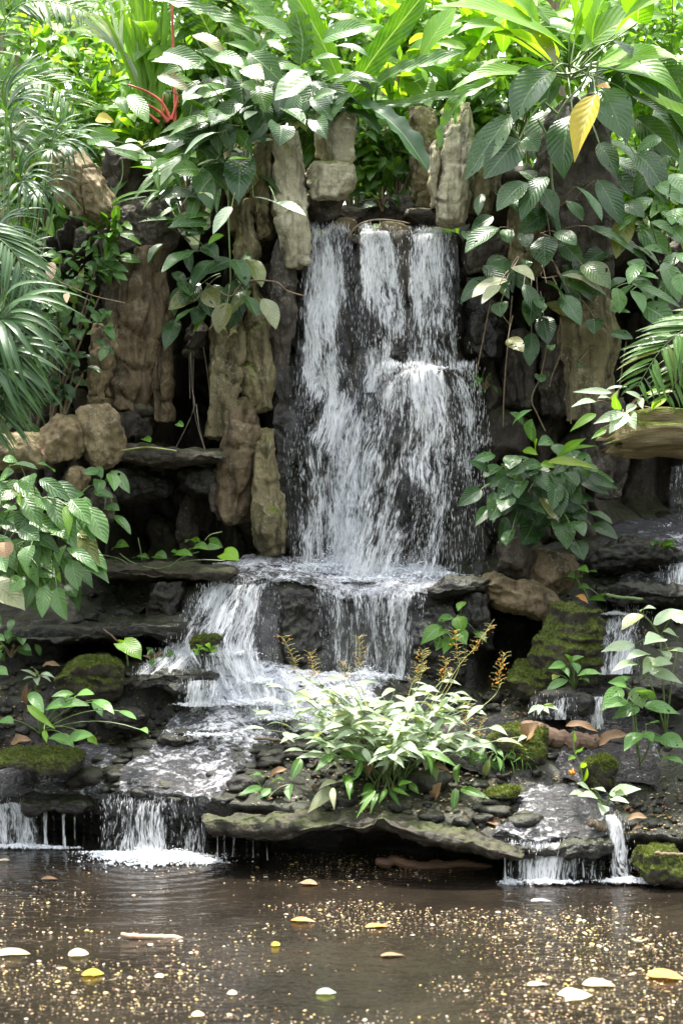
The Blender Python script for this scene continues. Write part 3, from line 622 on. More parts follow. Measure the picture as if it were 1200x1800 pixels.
# ================================================================== WATER
def surf(rows, nu, nv):
    R = smooth_line(np.array(rows, float), nv)
    u = np.linspace(0, 1, nu)
    X = R[:, 1:2]*(1-u)+R[:, 2:3]*u
    arc = (R[:, 4:5] if R.shape[1] > 4 else 0)*(np.abs(2*u-1)**2.2)[None]
    return P(X, R[:, 0:1]+arc+0*X, R[:, 3:4]+0*X)
def fall_sheet(rows, mat, name, parent, origin, nu=40, nv=110, amp=.02, seed=0, edge=.35, bulge=.02, dens=0., fade=0., dmap=()):
    S = surf(rows, nu, nv); u = np.linspace(-1, 1, nu)[None, :]
    dv = np.linalg.norm(np.diff(S, axis=0), axis=2); v = np.concatenate([np.zeros((1, nu)), np.cumsum(dv, 0)])
    du = np.linalg.norm(np.diff(S, axis=1), axis=2); U = np.concatenate([np.zeros((nv, 1)), np.cumsum(du, 1)], 1)
    U = np.broadcast_to(U.mean(0, keepdims=True), U.shape)
    q = np.stack([U*16+seed*7.3, v*2.6, 0*U+seed], -1)
    w_ = fbm(q, 3, seed); ramp = np.clip(v/.12, 0, 1)
    S = S+np.stack([fbm(q*1.3+5, 2, seed+3)*.012*ramp, -(w_*amp*ramp)-bulge*(1-u**2)*ramp, 0*U], -1)
    tin = np.zeros((nv, nu, 4)); tin[..., 3] = 1
    tin[..., 0] = .5+dens-edge*.6*np.abs(u)**5+fbm(np.stack([U*5+seed, v*1.1, 0*U], -1), 3, seed+9)*.11-fade*(np.linspace(0, 1, nv)[:, None])**2
    for qx, qy, qr, qs, am in dmap:
        X0 = S[..., 0]/S[..., 1]*F+600; Y0 = 900-(S[..., 2]-H)/S[..., 1]*F; tin[..., 0] += am*np.exp(-((X0-qx)/qr)**2-((Y0-qy)/qs)**2)
    tin[..., 1] = 1
    m = MB(); m.add(S, grid_faces(nv, nu), uv=np.stack([U+seed*1.7, v], -1), tint=tin)
    return m.build(name, mat, parent, origin)
OCT = np.array([[1, 0, 0], [-1, 0, 0], [0, 1, 0], [0, -1, 0], [0, 0, 1], [0, 0, -1]], float)
OCTF = np.array([[0, 2, 4], [2, 1, 4], [1, 3, 4], [3, 0, 4], [2, 0, 5], [1, 2, 5], [3, 1, 5], [0, 3, 5]])
def drops(mb, c, rx, rz, tilt=None):
    n = len(c); rx = np.broadcast_to(rx, (n,)); rz = np.broadcast_to(rz, (n,))
    V = OCT[None]*np.stack([rx, rx, rz], -1)[:, None, :]
    if tilt is not None: V[..., 0] += V[..., 2]*tilt[:, None]
    V = V+c[:, None]
    mb.add(V, tris=(OCTF[None]+np.arange(n)[:, None, None]*6))
def drop_cloud(rows, n, name, parent, origin, spread=.035, rx=(.0004, .0013), rz=(.006, .03), pw=1., out=.03, mat=None, lat=.015):
    R = smooth_line(np.array(rows, float), 60); v = rng.random(n)**pw; u = rng.random(n)
    cl = fbm(np.stack([u*7, v*3, 0*u], -1), 2, n % 97); keep = cl > rng.normal(0, .35, n)-.1; u, v = u[keep], v[keep]; n = len(u)
    k = v*59; i = np.minimum(k.astype(int), 58); f = (k-i)[:, None]; r = R[i]*(1-f)+R[i+1]*f
    c = P(r[:, 1]*(1-u)+r[:, 2]*u, r[:, 0], r[:, 3])
    c = c+np.stack([rng.normal(0, lat, n), -out-np.abs(rng.normal(0, spread, n)), rng.normal(0, .01, n)], -1)
    m = MB(); drops(m, c, rng.uniform(*rx, n), rng.uniform(*rz, n), rng.normal(0, .05, n))
    return tag(m.build(name, mat or FOAM, parent, origin), kind='stuff')
def foam_bed(areas, name, parent, origin, rough=1.):
    """areas: (px, py, d, rx m, ry m, n, height m): churned white water"""
    m = MB(); bv, bf = ico(1)
    for px, py, d, rx, ry, n, h in areas:
        n = int(n*2.2)
        c0 = P(px, py, d); a = rng.random(n)*6.283; r = np.abs(rng.normal(0, .5, n))
        z = np.abs(rng.normal(0, h*.5, n))*np.exp(-r*r*1.2)
        c = c0+np.stack([np.cos(a)*r*rx, np.sin(a)*r*ry, z], -1)
        rad = rng.lognormal(-5.5, .5, n)*(1.35-.8*np.clip(r, 0, 1.1))*np.where(z > h*.5, .35, 1.)
        V = bv[None]*rad[:, None, None]*np.array([1.3, 1.1, .9])+c[:, None]
        m.add(V, tris=bf[None]+np.arange(n)[:, None, None]*len(bv))
    return tag(m.build(name, FOAM, parent, origin), kind='stuff')

# the main fall
o = P(680, 1000, 8.9)
mf = thing('waterfall', 'tall main waterfall pouring in three streams from the cliff lip', 'waterfall', o)
L_ = [(400, 545, 606, 9.31), (404, 541, 610, 9.27), (418, 537, 616, 9.2), (550, 526, 638, 9.12), (690, 512, 655, 9.08), (800, 500, 650, 9.03), (1008, 512, 645, 8.98)]
M_ = [(401, 634, 686, 9.31), (405, 631, 696, 9.26), (420, 629, 706, 9.18), (520, 628, 716, 9.14), (600, 632, 720, 9.1), (690, 628, 700, 9.06)]
Rr = [(405, 724, 796, 9.3), (409, 721, 800, 9.26), (424, 719, 804, 9.16), (540, 717, 805, 9.1), (650, 712, 808, 9.06)]
FN = [(641, 690, 812, 9.05, 18), (644, 670, 824, 8.92, 30), (652, 655, 836, 8.81, 46), (700, 640, 850, 8.77, 40), (780, 622, 862, 8.75, 24), (880, 600, 866, 8.73, 8), (1012, 560, 848, 8.70, 0)]
FL = [(660, 640, 700, 8.98), (720, 610, 680, 8.9), (830, 585, 660, 8.86), (1010, 560, 650, 8.82)]
st = fall_sheet(L_, FALL, 'stream', mf, o, 46, 150, .03, 1, dens=-.01, dmap=[(575, 410, 60, 40, -.05), (565, 560, 30, 120, .03), (600, 860, 40, 120, .05), (610, 620, 25, 70, -.08), (525, 760, 28, 70, -.05), (545, 930, 40, 60, .05), (600, 720, 30, 60, .05)])
drop_cloud(L_, 2600, 'spray', st, o)
st = fall_sheet(M_, FALL, 'stream', mf, o, 40, 90, .025, 2, dens=.0, dmap=[(665, 410, 60, 30, -.04), (660, 580, 22, 50, -.10), (690, 600, 20, 50, -.12), (640, 500, 14, 100, .06)])
drop_cloud(M_, 1000, 'spray', st, o)
st = fall_sheet(Rr, FALLDENSE, 'stream', mf, o, 40, 80, .015, 3, edge=.25)
drop_cloud(Rr, 900, 'spray', st, o)
cs = fall_sheet(FN, FALL, 'cascade', mf, o, 80, 120, .035, 4, edge=.6, dens=-.015, dmap=[(640, 800, 40, 150, .07), (755, 664, 70, 26, .06), (690, 690, 30, 26, .07), (815, 675, 22, 20, .05), (800, 760, 35, 90, .05), (725, 890, 45, 90, -.13), (740, 770, 30, 50, -.06), (770, 900, 20, 90, .06), (690, 940, 30, 60, .04)])
drop_cloud(FN, 4500, 'spray', cs, o, .05)
cs = fall_sheet(FL, FALL, 'cascade', mf, o, 46, 100, .035, 5, edge=.5, dens=.015)
drop_cloud([(400, 536, 810, 9.1), (1000, 500, 870, 8.8)], 3000, 'spray', cs, o, .08, lat=.03, pw=.6)
foam_bed([(580, 1006, 8.86, .36, .13, 2600, .11), (680, 1014, 8.78, .42, .13, 3000, .11), (750, 1018, 8.72, .24, .1, 1000, .09), (640, 1022, 8.68, .5, .09, 2400, .05), (500, 1008, 8.8, .2, .1, 500, .04), (760, 648, 8.93, .14, .04, 120, .03)], 'foam', mf, o)

def stream_sheet(p0, p1, s0, s1, lift, mat, label, ns=120, seed=0, dens=0., amp=1., shape=None):
    """film of running water over the terraces; its ragged sides dip under the rock"""
    pxs_ = np.linspace(p0, p1, max(40, int((p1-p0)/2.6))); sv = np.linspace(s0, s1, ns)
    S_, X_ = np.meshgrid(sv, pxs_, indexing='ij')
    if shape is not None:      # left and right bank (px) along the profile
        sh = np.array(shape, float); l = np.interp(S_, sh[:, 0], sh[:, 1]); r = np.interp(S_, sh[:, 0], sh[:, 2])
        X_ = l+(r-l)*(X_-p0)/(p1-p0)
    p = terr_rough(terr(X_, S_), .75)
    un = np.linspace(-1, 1, len(pxs_))[None, :]+fbm(np.stack([S_*3.2, X_*.01, X_*0+seed], -1), 4, seed)*.16
    e = np.clip((np.abs(un)-.74)/.26, 0, 1)
    fl = p*np.array([1., .5, .8])
    p = p+np.stack([0*X_, -lift*.6*(1-e), lift*(1-e)-.06*e+fbm(p*6, 3, seed)*.014*amp+fbm(fl*24, 3, seed+1)*.008*amp+np.abs(fbm(fl*60, 2, seed+2))*.004*amp], -1)
    sv_ = (S_-s0)/(s1-s0); e2 = np.clip(np.maximum(.06-sv_, sv_-.92)/.08, 0, 1)
    t = np.zeros(X_.shape+(4,)); t[..., 0] = .5+dens+fbm(p*3, 3, seed+4)*.07-.04*e; t[..., 1] = 1; t[..., 2] = np.maximum(e, e2)*.9; t[..., 3] = 1
    m = MB(); m.add(p, grid_faces(ns, len(pxs_)), tint=t)
    return tag(m.build('water', mat), label, kind='structure')
stream_sheet(360, 870, 7.86, 9.1, .035, STREAM, 'white water of the upper pool at the foot of the main fall', 90, 1, .10)
stream_sheet(0, 100, 3.6, 5.05, .04, STREAM, 'sparkling shallow stream running to the lower left fall', 170, 2, .045, 1.2, [(3.6, 165, 385), (4, 165, 400), (4.25, 185, 430), (4.5, 225, 470), (5, 290, 560)])
for_mid = stream_sheet(0, 100, 4.85, 7.0, .04, STREAM, 'churning water below the upper cascades', 110, 3, .15, 1., [(4.8, 330, 620), (6, 300, 700), (7, 300, 740)])
stream_sheet(0, 100, 3.6, 5.05, .03, STREAM, 'shallow stream running to the right chute', 120, 4, -.03, 1.2, [(3.6, 860, 1120), (4, 845, 1125), (4.5, 880, 1110), (5, 930, 1100)])
stream_sheet(960, 1180, 5.0, 7.0, .03, STREAMDARK, 'water trickling down the right terraces', 90, 5, .03)
stream_sheet(-60, 210, 3.6, 4.8, .035, STREAM, 'shallow water over the flat stones at lower left', 90, 6, -.02)
stream_sheet(1070, 1330, 8.0, 9.4, .03, STREAM, 'water standing above the right terraces', 60, 7, .0)
stream_sheet(560, 900, 4.9, 6.0, .03, STREAMDARK, 'thin water behind the leafy clump', 60, 8, -.02)
# small stones lying on the terraces
m = MB(); bv, bf = ico(3)
for (p0, p1, s0, s1, n_) in ((-60, 1280, 4.05, 5, 420), (-60, 330, 4.8, 7, 110), (700, 1280, 5, 7, 160), (150, 420, 8, 9, 70), (880, 1280, 7, 9, 120)):
    c = terr_rough(terr(rng.uniform(p0, p1, n_), rng.uniform(s0, s1, n_))); rad = rng.lognormal(-4.15, .5, n_)
    for k in range(n_):
        v = bv*(1+.28*fbm(bv*1.3+c[k]*31, 3, 5)[:, None])*rad[k]*np.array([1.3, 1.1, .75]); m.add(v+c[k]+[0, 0, rad[k]*.25], tris=bf)
for (px0, s_0, n_, w_) in ((205, 4.3, 16, 22), (255, 4.65, 14, 25), (300, 4.9, 10, 25), (420, 4.3, 12, 22), (470, 4.6, 14, 25), (330, 4.5, 10, 70), (240, 4.1, 8, 40), (380, 4.15, 6, 50), (880, 4.5, 10, 20), (1110, 4.4, 14, 25), (990, 4.5, 8, 60), (1000, 5.6, 14, 60), (1120, 5.8, 14, 60)):
    c = terr_rough(terr(px0+rng.normal(0, w_, n_), np.clip(s_0+rng.normal(0, .1, n_), 4.03, 7))); rad = rng.lognormal(-3.35, .35, n_)
    for k in range(n_):
        v = bv*(1+.35*fbm(bv*1.1+c[k]*31, 4, 5)[:, None])*rad[k]*np.array([1.4, 1.1, .6]); m.add(v+c[k]+[0, 0, rad[k]*.12], tris=bf)
tag(m.build('gravel', RM['wet']), 'dark wet stones and gravel strewn over the terraces', kind='stuff')

def falls(label, ox, oy, od, sheets, nd, foam=None, mat=FALL, group=None, spread=.02, rz=(.005, .02)):
    o = P(ox, oy, od); t = thing('waterfall', label, 'waterfall', o, group)
    for i, (rows, k) in enumerate(sheets):
        st = fall_sheet(rows, k.get('mat', mat), 'stream', t, o, k.get('nu', 40), k.get('nv', 60), k.get('amp', .02), k.get('seed', int(ox)+i), k.get('edge', .4), .015, k.get('dens', 0.))
        if nd: drop_cloud(rows, int(nd*k.get('w', 1)), 'spray', st, o, spread, rz=rz, rx=(.0004, .0013), lat=.012)
    if foam: foam_bed(foam, 'foam', t, o)
    return t
falls('broad white cascade fanning down the rocks at left of the black rock', 390, 1240, 8.1,
      [([(1018, 375, 492, 8.62), (1035, 345, 494, 8.52), (1090, 312, 490, 8.36), (1150, 290, 492, 8.2), (1240, 350, 500, 8.04)], dict(nu=70, nv=90, amp=.06, dens=.03)),
       ([(1175, 400, 520, 8.2), (1195, 405, 530, 8.12), (1215, 410, 540, 8.04), (1258, 420, 560, 7.94)], dict(nu=50, nv=40, amp=.035, dens=.05, w=.3)),
       ([(1120, 300, 380, 8.36), (1160, 255, 350, 8.22), (1185, 232, 330, 8.12)], dict(nu=40, nv=40, amp=.03, dens=.0, w=.3)),
       ([(1196, 312, 400, 8.06), (1206, 310, 402, 8.0), (1242, 310, 404, 7.98)], dict(nu=40, nv=24, amp=.012, w=.2, mat=FALLTHIN))], 1800,
      [(440, 1236, 8.05, .24, .14, 1300, .045), (500, 1262, 7.95, .2, .12, 700, .03), (380, 1290, 7.9, .25, .15, 400, .012), (400, 1150, 8.24, .2, .1, 500, .03), (460, 1200, 8.1, .12, .1, 500, .04), (350, 1240, 8.02, .15, .05, 300, .03)])
falls('short cascade pouring over the black rim behind the leafy clump', 650, 1190, 8.34,
      [([(1034, 560, 748, 8.56), (1042, 556, 748, 8.46), (1060, 556, 746, 8.38), (1120, 566, 738, 8.34), (1196, 572, 722, 8.3)], dict(nu=80, nv=70, amp=.045, dens=.022))], 1800,
      [(640, 1192, 8.26, .22, .1, 900, .06), (560, 1225, 8.1, .25, .15, 900, .04), (500, 1260, 8.0, .2, .15, 500, .03), (585, 1200, 8.2, .15, .1, 500, .05)])
G3 = 'low falls dropping into the pool'
falls('widest low fall dropping into the pool with bright foam at its foot', 275, 1508, 7.5,
      [([(1394, 200, 350, 7.72), (1402, 190, 358, 7.62), (1414, 184, 362, 7.55), (1450, 180, 366, 7.51), (1512, 175, 371, 7.47)], dict(nu=70, nv=60, amp=.015, edge=.2, dens=.012))], 900,
      [(255, 1509, 7.42, .26, .09, 2600, .04), (310, 1510, 7.42, .22, .09, 2000, .04), (270, 1516, 7.36, .42, .17, 260, .006), (360, 1516, 7.38, .14, .05, 250, .012), (200, 1506, 7.45, .15, .05, 400, .015), (180, 1500, 7.5, .2, .05, 150, .01)], group=G3)
falls('slanting fall at the far left edge of the pool', 50, 1488, 7.76,
      [([(1385, -20, 40, 7.95), (1395, -25, 50, 7.88), (1430, -15, 72, 7.82), (1492, 0, 62, 7.74)], dict(nu=40, nv=50, amp=.02, dens=-.01)),
       ([(1425, 45, 62, 7.8), (1440, 40, 66, 7.76), (1490, 38, 70, 7.7)], dict(nu=24, nv=40, amp=.012, w=.4))], 400,
      [(40, 1489, 7.7, .2, .05, 350, .015), (-20, 1487, 7.72, .15, .05, 200, .015)], group=G3)
def drips(label, lst, foam, group=G3):
    o = P(lst[0][0], lst[0][2], lst[0][3]); t = thing('waterfall', label, 'waterfall', o, group)
    for (x, y0, y1, d, w_) in lst:
        fall_sheet([(y0-5, x-w_*.5, x+w_*.5, d+.08), (y0, x-w_*.45, x+w_*.45, d), (y0+12, x-w_*.3, x+w_*.35, d-.025), (y0*.5+y1*.5, x-w_*.22, x+w_*.3, d-.035), (y1, x-w_*.4, x+w_*.55, d-.05)], FALLTHIN, 'stream', t, o, 12, 40, .008, int(x), .8, .006, .03*rng.random())
    if foam: foam_bed(foam, 'foam', t, o)
drips('row of thin drips under the flat wet stone at lower left', [(78, 1426, 1488, 7.76, 12), (93, 1428, 1488, 7.74, 7), (112, 1427, 1492, 7.71, 10), (132, 1428, 1493, 7.68, 4), (147, 1427, 1494, 7.66, 3), (160, 1426, 1495, 7.64, 5), (72, 1430, 1490, 7.72, 5)], [(100, 1491, 7.68, .15, .03, 120, .008)])
drips('sparse drips falling from the dark slab right of the widest low fall', [(383, 1462, 1508, 7.46, 4), (395, 1464, 1508, 7.45, 6), (411, 1465, 1506, 7.43, 8), (432, 1463, 1510, 7.41, 3), (455, 1464, 1508, 7.39, 4), (470, 1465, 1512, 7.37, 3), (488, 1466, 1514, 7.35, 3), (443, 1466, 1508, 7.4, 3)], None)
drips('ragged row of drips from the wet slab at lower right', [(898, 1486, 1552, 7.03, 15), (888, 1500, 1552, 7.01, 8), (916, 1492, 1548, 7.04, 5), (932, 1493, 1545, 7.05, 6), (949, 1490, 1548, 7.03, 14), (957, 1494, 1548, 7.04, 8), (976, 1490, 1545, 7.04, 10), (992, 1492, 1542, 7.05, 6), (1005, 1492, 1540, 7.05, 8), (1022, 1493, 1542, 7.05, 6), (1040, 1492, 1540, 7.05, 5), (884, 1520, 1552, 7., 10)],
      [(895, 1553, 6.98, .06, .03, 260, .02), (945, 1551, 6.98, .08, .03, 160, .012)])
falls('thin broken veil of water between the ragged drips and the right chute', 980, 1550, 7.0,
      [([(1470, 900, 1050, 7.2), (1478, 892, 1056, 7.1), (1488, 888, 1060, 7.03), (1550, 880, 1062, 6.97)], dict(nu=70, nv=50, amp=.02, mat=FALLTHIN, dens=-.005, edge=.3))], 500,
      [(960, 1551, 6.95, .24, .06, 130, .008)], group=G3)
falls('narrow white chute at the right end of the pool edge', 1090, 1545, 7.0,
      [([(1432, 1058, 1082, 7.2), (1440, 1062, 1092, 7.12), (1465, 1068, 1100, 7.06), (1548, 1072, 1110, 6.98)], dict(nu=30, nv=60, amp=.02, dens=.02))], 300,
      [(1105, 1549, 6.95, .14, .04, 500, .015), (1150, 1552, 6.92, .12, .03, 200, .01), (1085, 1550, 6.95, .08, .04, 250, .02)], group=G3)
G4 = 'small falls of the right stream'
falls('small fall at the right edge behind the broad leaved plants', 1180, 1055, 8.6,
      [([(985, 1160, 1240, 8.9), (1000, 1150, 1245, 8.8), (1050, 1150, 1250, 8.7)], dict(nu=40, nv=40, dens=.0))], 300, [(1170, 1053, 8.65, .2, .08, 250, .02)], group=G4)
falls('low fall below the mossy stack on the right stream', 1095, 1185, 8.1,
      [([(1062, 1062, 1130, 8.7), (1085, 1058, 1140, 8.6), (1120, 1050, 1125, 8.45), (1185, 1030, 1120, 8.25)], dict(nu=50, nv=60, amp=.04, dens=-.02))], 300, [(1080, 1080, 8.6, .12, .06, 150, .02)], group=G4)
falls('trickle over the wet hump in the right stream', 960, 1270, 7.9,
      [([(1215, 945, 1000, 7.95), (1225, 935, 1010, 7.85), (1265, 925, 1015, 7.78)], dict(nu=40, nv=40, dens=-.03))], 150, None, group=G4)
falls('thin trickle between the broad leaved plants at right', 1045, 1285, 7.85,
      [([(1225, 1030, 1065, 8.0), (1240, 1032, 1064, 7.92), (1282, 1036, 1062, 7.86)], dict(nu=24, nv=40, dens=.0))], 100, None, group=G4)
falls('faint far fall in the dark gap at the right edge', 1185, 930, 9.3,
      [([(820, 1180, 1200, 9.5), (860, 1175, 1200, 9.45), (925, 1168, 1205, 9.4)], dict(nu=20, nv=40, dens=-.04))], 100, [(1180, 925, 9.4, .12, .06, 120, .02)], group=G4)
# ================================================================== PLANTS
def rn(n, yaw=.35, up=.65, front=-.75):
    v = np.stack([rng.normal(0, yaw, n), front+rng.normal(0, .2, n), up+rng.normal(0, .2, n)], -1); return unit(v)
def px_leaves(mb, lst, ox, oy, d, sc=2., shape='ell', dd=.10, sag=.1, fold=.22, wave=.06, lo=0., hi=1., g0=.8, g1=1.25, dj=.12, nl=12, nw=6, wk=1., up=.65, curve=None):
    """leaves read off the photo: (base x, base y, tip x, tip y, width) in a crop whose corner is (ox, oy) and zoom sc; d = distance"""
    a = np.array([l[:5] for l in lst], float); n = len(a)
    dj_ = rng.uniform(-dj, dj, n)
    B = P(ox+a[:, 0]/sc, oy+a[:, 1]/sc, d+dj_); T = P(ox+a[:, 2]/sc, oy+a[:, 3]/sc, d+dj_-dd*rng.uniform(.5, 1.5, n))
    W = a[:, 4]/sc/F*d*1.12*wk
    leaves(mb, B, T, rn(n, up=up), W, shape, nl, nw, sag*rng.uniform(.4, 1.5, n), fold*rng.uniform(.5, 1.4, n), wave, rtint(n, lo, hi, g0, g1), curve)
    return B
def leaf_parts(name, mat, t, o, label, lst, *a, **k):
    bs = []
    for l in lst:
        m_ = MB(); bs.append(px_leaves(m_, [l], *a, **k)); tag(m_.build(name, mat, t, o), label)
    return np.concatenate(bs)
def petioles(mb, Bs, crown, r=.004, lift=.12, n=8, back=.0, reach=.16):
    crown = np.asarray(crown, float)
    crown0 = crown
    for b in Bs:
        L = np.linalg.norm(b-crown0); k = min(1., reach/max(L, 1e-6)); crown = b+(crown0-b)*k+np.array([0, .10*(k < 1), .02*(k < 1)]); L *= k
        mid = (b+crown)/2+np.array([0, back, lift*L+.02])
        tube(mb, bez(crown, mid, b, n), np.linspace(r*1.3, r*.8, n), 5)
def fill_leaves(mb, x0, x1, y0, y1, d, n, L=(45, 95), shape='ell', ang=(200, 340), wk=.47, **k):
    x = rng.uniform(x0, x1, n); y = rng.uniform(y0, y1, n); a_ = np.radians(rng.uniform(*ang, n)); l = rng.uniform(*L, n)
    return px_leaves(mb, [(x[i], y[i], x[i]+np.cos(a_[i])*l[i], y[i]-np.sin(a_[i])*l[i], l[i]*wk*rng.uniform(.75, 1.15)) for i in range(n)], 0, 0, d, 1., shape=shape, **k)
def plant(name, label, cat, loc, group=None): return thing(name, label, cat, loc, group)

# ---- big leaved climber hanging at upper right
o = P(1000, 130, 8.95); t = plant('anthurium', 'large dark ribbed leaves hanging from the crown on top of the right pillar', 'plant', o)
m = MB(); s = MB()
A1 = [(740, 250, 605, 430, 135), (640, 100, 755, 235, 72), (690, 240, 600, 320, 62), (595, 400, 435, 632, 92), (625, 490, 500, 628, 112), (812, 400, 782, 628, 118),
      (915, 310, 995, 488, 122), (955, 140, 1052, 222, 56), (1080, 210, 1205, 365, 112), (1010, 260, 1115, 345, 62), (1020, 335, 1150, 412, 72), (1030, 540, 1140, 682, 92), (905, 500, 970, 622, 64)]
b = px_leaves(m, A1, 600, 0, 8.75, shape='ell', sag=.12, hi=.7)
petioles(s, b, P(1000, 115, 8.95), .006, .1, reach=.4)
fill_leaves(m, 860, 1180, 60, 340, 9.15, 24, (60, 120)); m.build('foliage', LM['dark'], t, o)
m = MB(); b2 = px_leaves(m, [(893, 330, 818, 572, 84)], 600, 0, 8.5, shape='acum', fold=.5, sag=.06, wave=.12)
tag(m.build('yellow_leaf', LM['yellow'], t, o), 'drooping yellow leaf'); petioles(s, b2, P(1040, 130, 8.9), .004, .05, reach=1)
m = MB(); px_leaves(m, [(895, 300, 945, 308, 26)], 600, 0, 8.7, shape='ell'); tag(m.build('dead_leaf', LM['orange'], t, o), 'small orange dead leaf')
m = MB()
A2 = [(1000, 90, 760, 10, 90), (1020, 90, 1180, 30, 95), (980, 110, 850, 60, 80), (1010, 70, 960, -60, 90), (1040, 80, 1090, -40, 100), (960, 120, 830, 130, 62), (1050, 110, 1190, 100, 80),
      (1060, 130, 1200, 175, 74), (950, 60, 870, -20, 80), (1080, 60, 1240, -20, 110), (940, 130, 790, 160, 50), (1100, 120, 1240, 230, 85), (900, 60, 800, 60, 60), (1000, 60, 1030, -80, 80),
      (1120, 40, 1140, -60, 100), (930, 30, 800, -30, 80)]
b = px_leaves(m, A2, 0, 0, 9.05, 1., 'acum', sag=.16, hi=.9, wk=.8, up=.9, dj=.3, curve='droop', dd=.3)
petioles(s, b, P(1000, 140, 8.98), .006, .05, reach=1)
m.build('upper_foliage', LM['lime'], t, o)
for q in ([(880, 210), (850, 290), (790, 355), (750, 420)], [(900, 215), (895, 300), (905, 330)], [(745, 255), (800, 258), (860, 240)], [(715, 360), (760, 400)], [(590, 430), (650, 540), (640, 600)], [(690, 420), (730, 500), (740, 640), (760, 760)]):
    tube(s, smooth_line([P(600+x/2, y/2, 8.85) for x, y in q], 14), .008, 6)
s.build('stem', STEM, t, o)

o = P(960, 470, 8.8); t = plant('climbing_plant', 'clump of oval grey green leaves clinging to the middle of the right pillar', 'plant', o)
m = MB(); s = MB()
A3 = [(650, 480, 692, 532, 72), (650, 640, 545, 742, 82), (722, 620, 630, 777, 82), (700, 660, 752, 772, 72), (825, 655, 915, 777, 72), (795, 705, 846, 778, 52), (900, 630, 986, 793, 76), (990, 715, 1066, 765, 56),
      (554, 800, 433, 890, 78), (752, 815, 826, 862, 66), (868, 795, 1085, 930, 72), (766, 850, 850, 925, 62)]
b1 = px_leaves(m, A3, 600, 0, 8.72, hi=.8)
A4 = [(715, 30, 716, 136, 92), (765, 165, 932, 241, 66), (845, 130, 946, 216, 82), (665, 240, 660, 346, 62), (720, 195, 782, 256, 56), (770, 240, 842, 346, 62), (710, 310, 726, 411, 67), (667, 370, 660, 488, 58),
      (585, 390, 640, 437, 52), (560, 260, 560, 315, 58), (945, 370, 1025, 391, 46), (890, 320, 888, 376, 56), (640, 200, 700, 320, 50), (600, 150, 520, 130, 50), (690, 260, 700, 300, 45), (800, 230, 830, 290, 50)]
b2 = px_leaves(m, A4, 600, 400, 8.72, hi=.85)
A5 = [(645, 22, 646, 70, 50), (580, 5, 582, 52, 46), (440, 12, 440, 42, 34), (695, 515, 698, 543, 40), (835, 475, 832, 492, 30), (735, 415, 738, 433, 28), (688, 245, 700, 285, 34), (645, 115, 650, 140, 36)]
px_leaves(m, A5, 600, 400, 8.75, shape='round'); fill_leaves(m, 840, 1120, 330, 540, 8.95, 24, (40, 80))
m.build('foliage', LM['dark'], t, o)
b3 = leaf_parts('pale_leaf', LM['olive'], t, o, 'pale sunlit leaf', [(580, 180, 458, 246, 74), (596, 140, 678, 186, 50), (770, 168, 930, 238, 64), (555, 200, 492, 268, 40)], 600, 400, 8.62, up=1.2, lo=.4)
c = P(950, 380, 8.9)
petioles(s, np.concatenate([b1, b2, b3]), P(950, 410, 8.9), .004, .02)
for q in ([(600, 240), (590, 350), (578, 480), (570, 600), (568, 700)], [(525, 250), (500, 380), (470, 530)], [(720, 420), (700, 520), (668, 600), (690, 660), (716, 715)], [(880, 420), (830, 480), (810, 560), (806, 690)], [(770, 320), (775, 420), (740, 520), (730, 560)],
          [(720, -60), (735, 80), (700, 170), (760, 170)], [(560, 300), (590, 340)], [(1000, 400), (985, 500), (970, 600)]):
    tube(s, smooth_line([P(600+x/2, 400+y/2, 8.8) for x, y in q], 18), .0045, 5)
s.build('stem', BROWNSTEM, t, o)

o = P(1150, 480, 8.6); t = plant('climbing_plant', 'green leaves on thin twigs at the right edge above the arching palm frond', 'plant', o)
m = MB(); s = MB()
b = px_leaves(m, [(1060, 270, 1176, 345, 76), (1020, 195, 1192, 281, 42), (1005, 120, 1070, 162, 60), (965, 210, 976, 302, 56), (1035, 175, 1115, 180, 30), (940, 288, 1015, 298, 24), (1085, -20, 1170, 25, 40), (1150, 0, 1210, 60, 60), (1190, 160, 1205, 240, 60),
                  (1050, 130, 1010, 200, 50), (1060, 70, 1130, 90, 40), (1100, 240, 1040, 250, 40), (1180, 90, 1230, 140, 50), (1020, 220, 1060, 300, 50), (1130, -60, 1200, -10, 60), (1190, -70, 1160, -10, 60), (1100, -150, 1190, -90, 70), (1160, -190, 1220, -110, 70)], 600, 400, 8.5, lo=.1); fill_leaves(m, 1090, 1220, 240, 520, 8.75, 16, (45, 85))
petioles(s, b, P(1190, 490, 8.7), .004, .05); m.build('foliage', LM['broad'], t, o); s.build('stem', STEM, t, o)

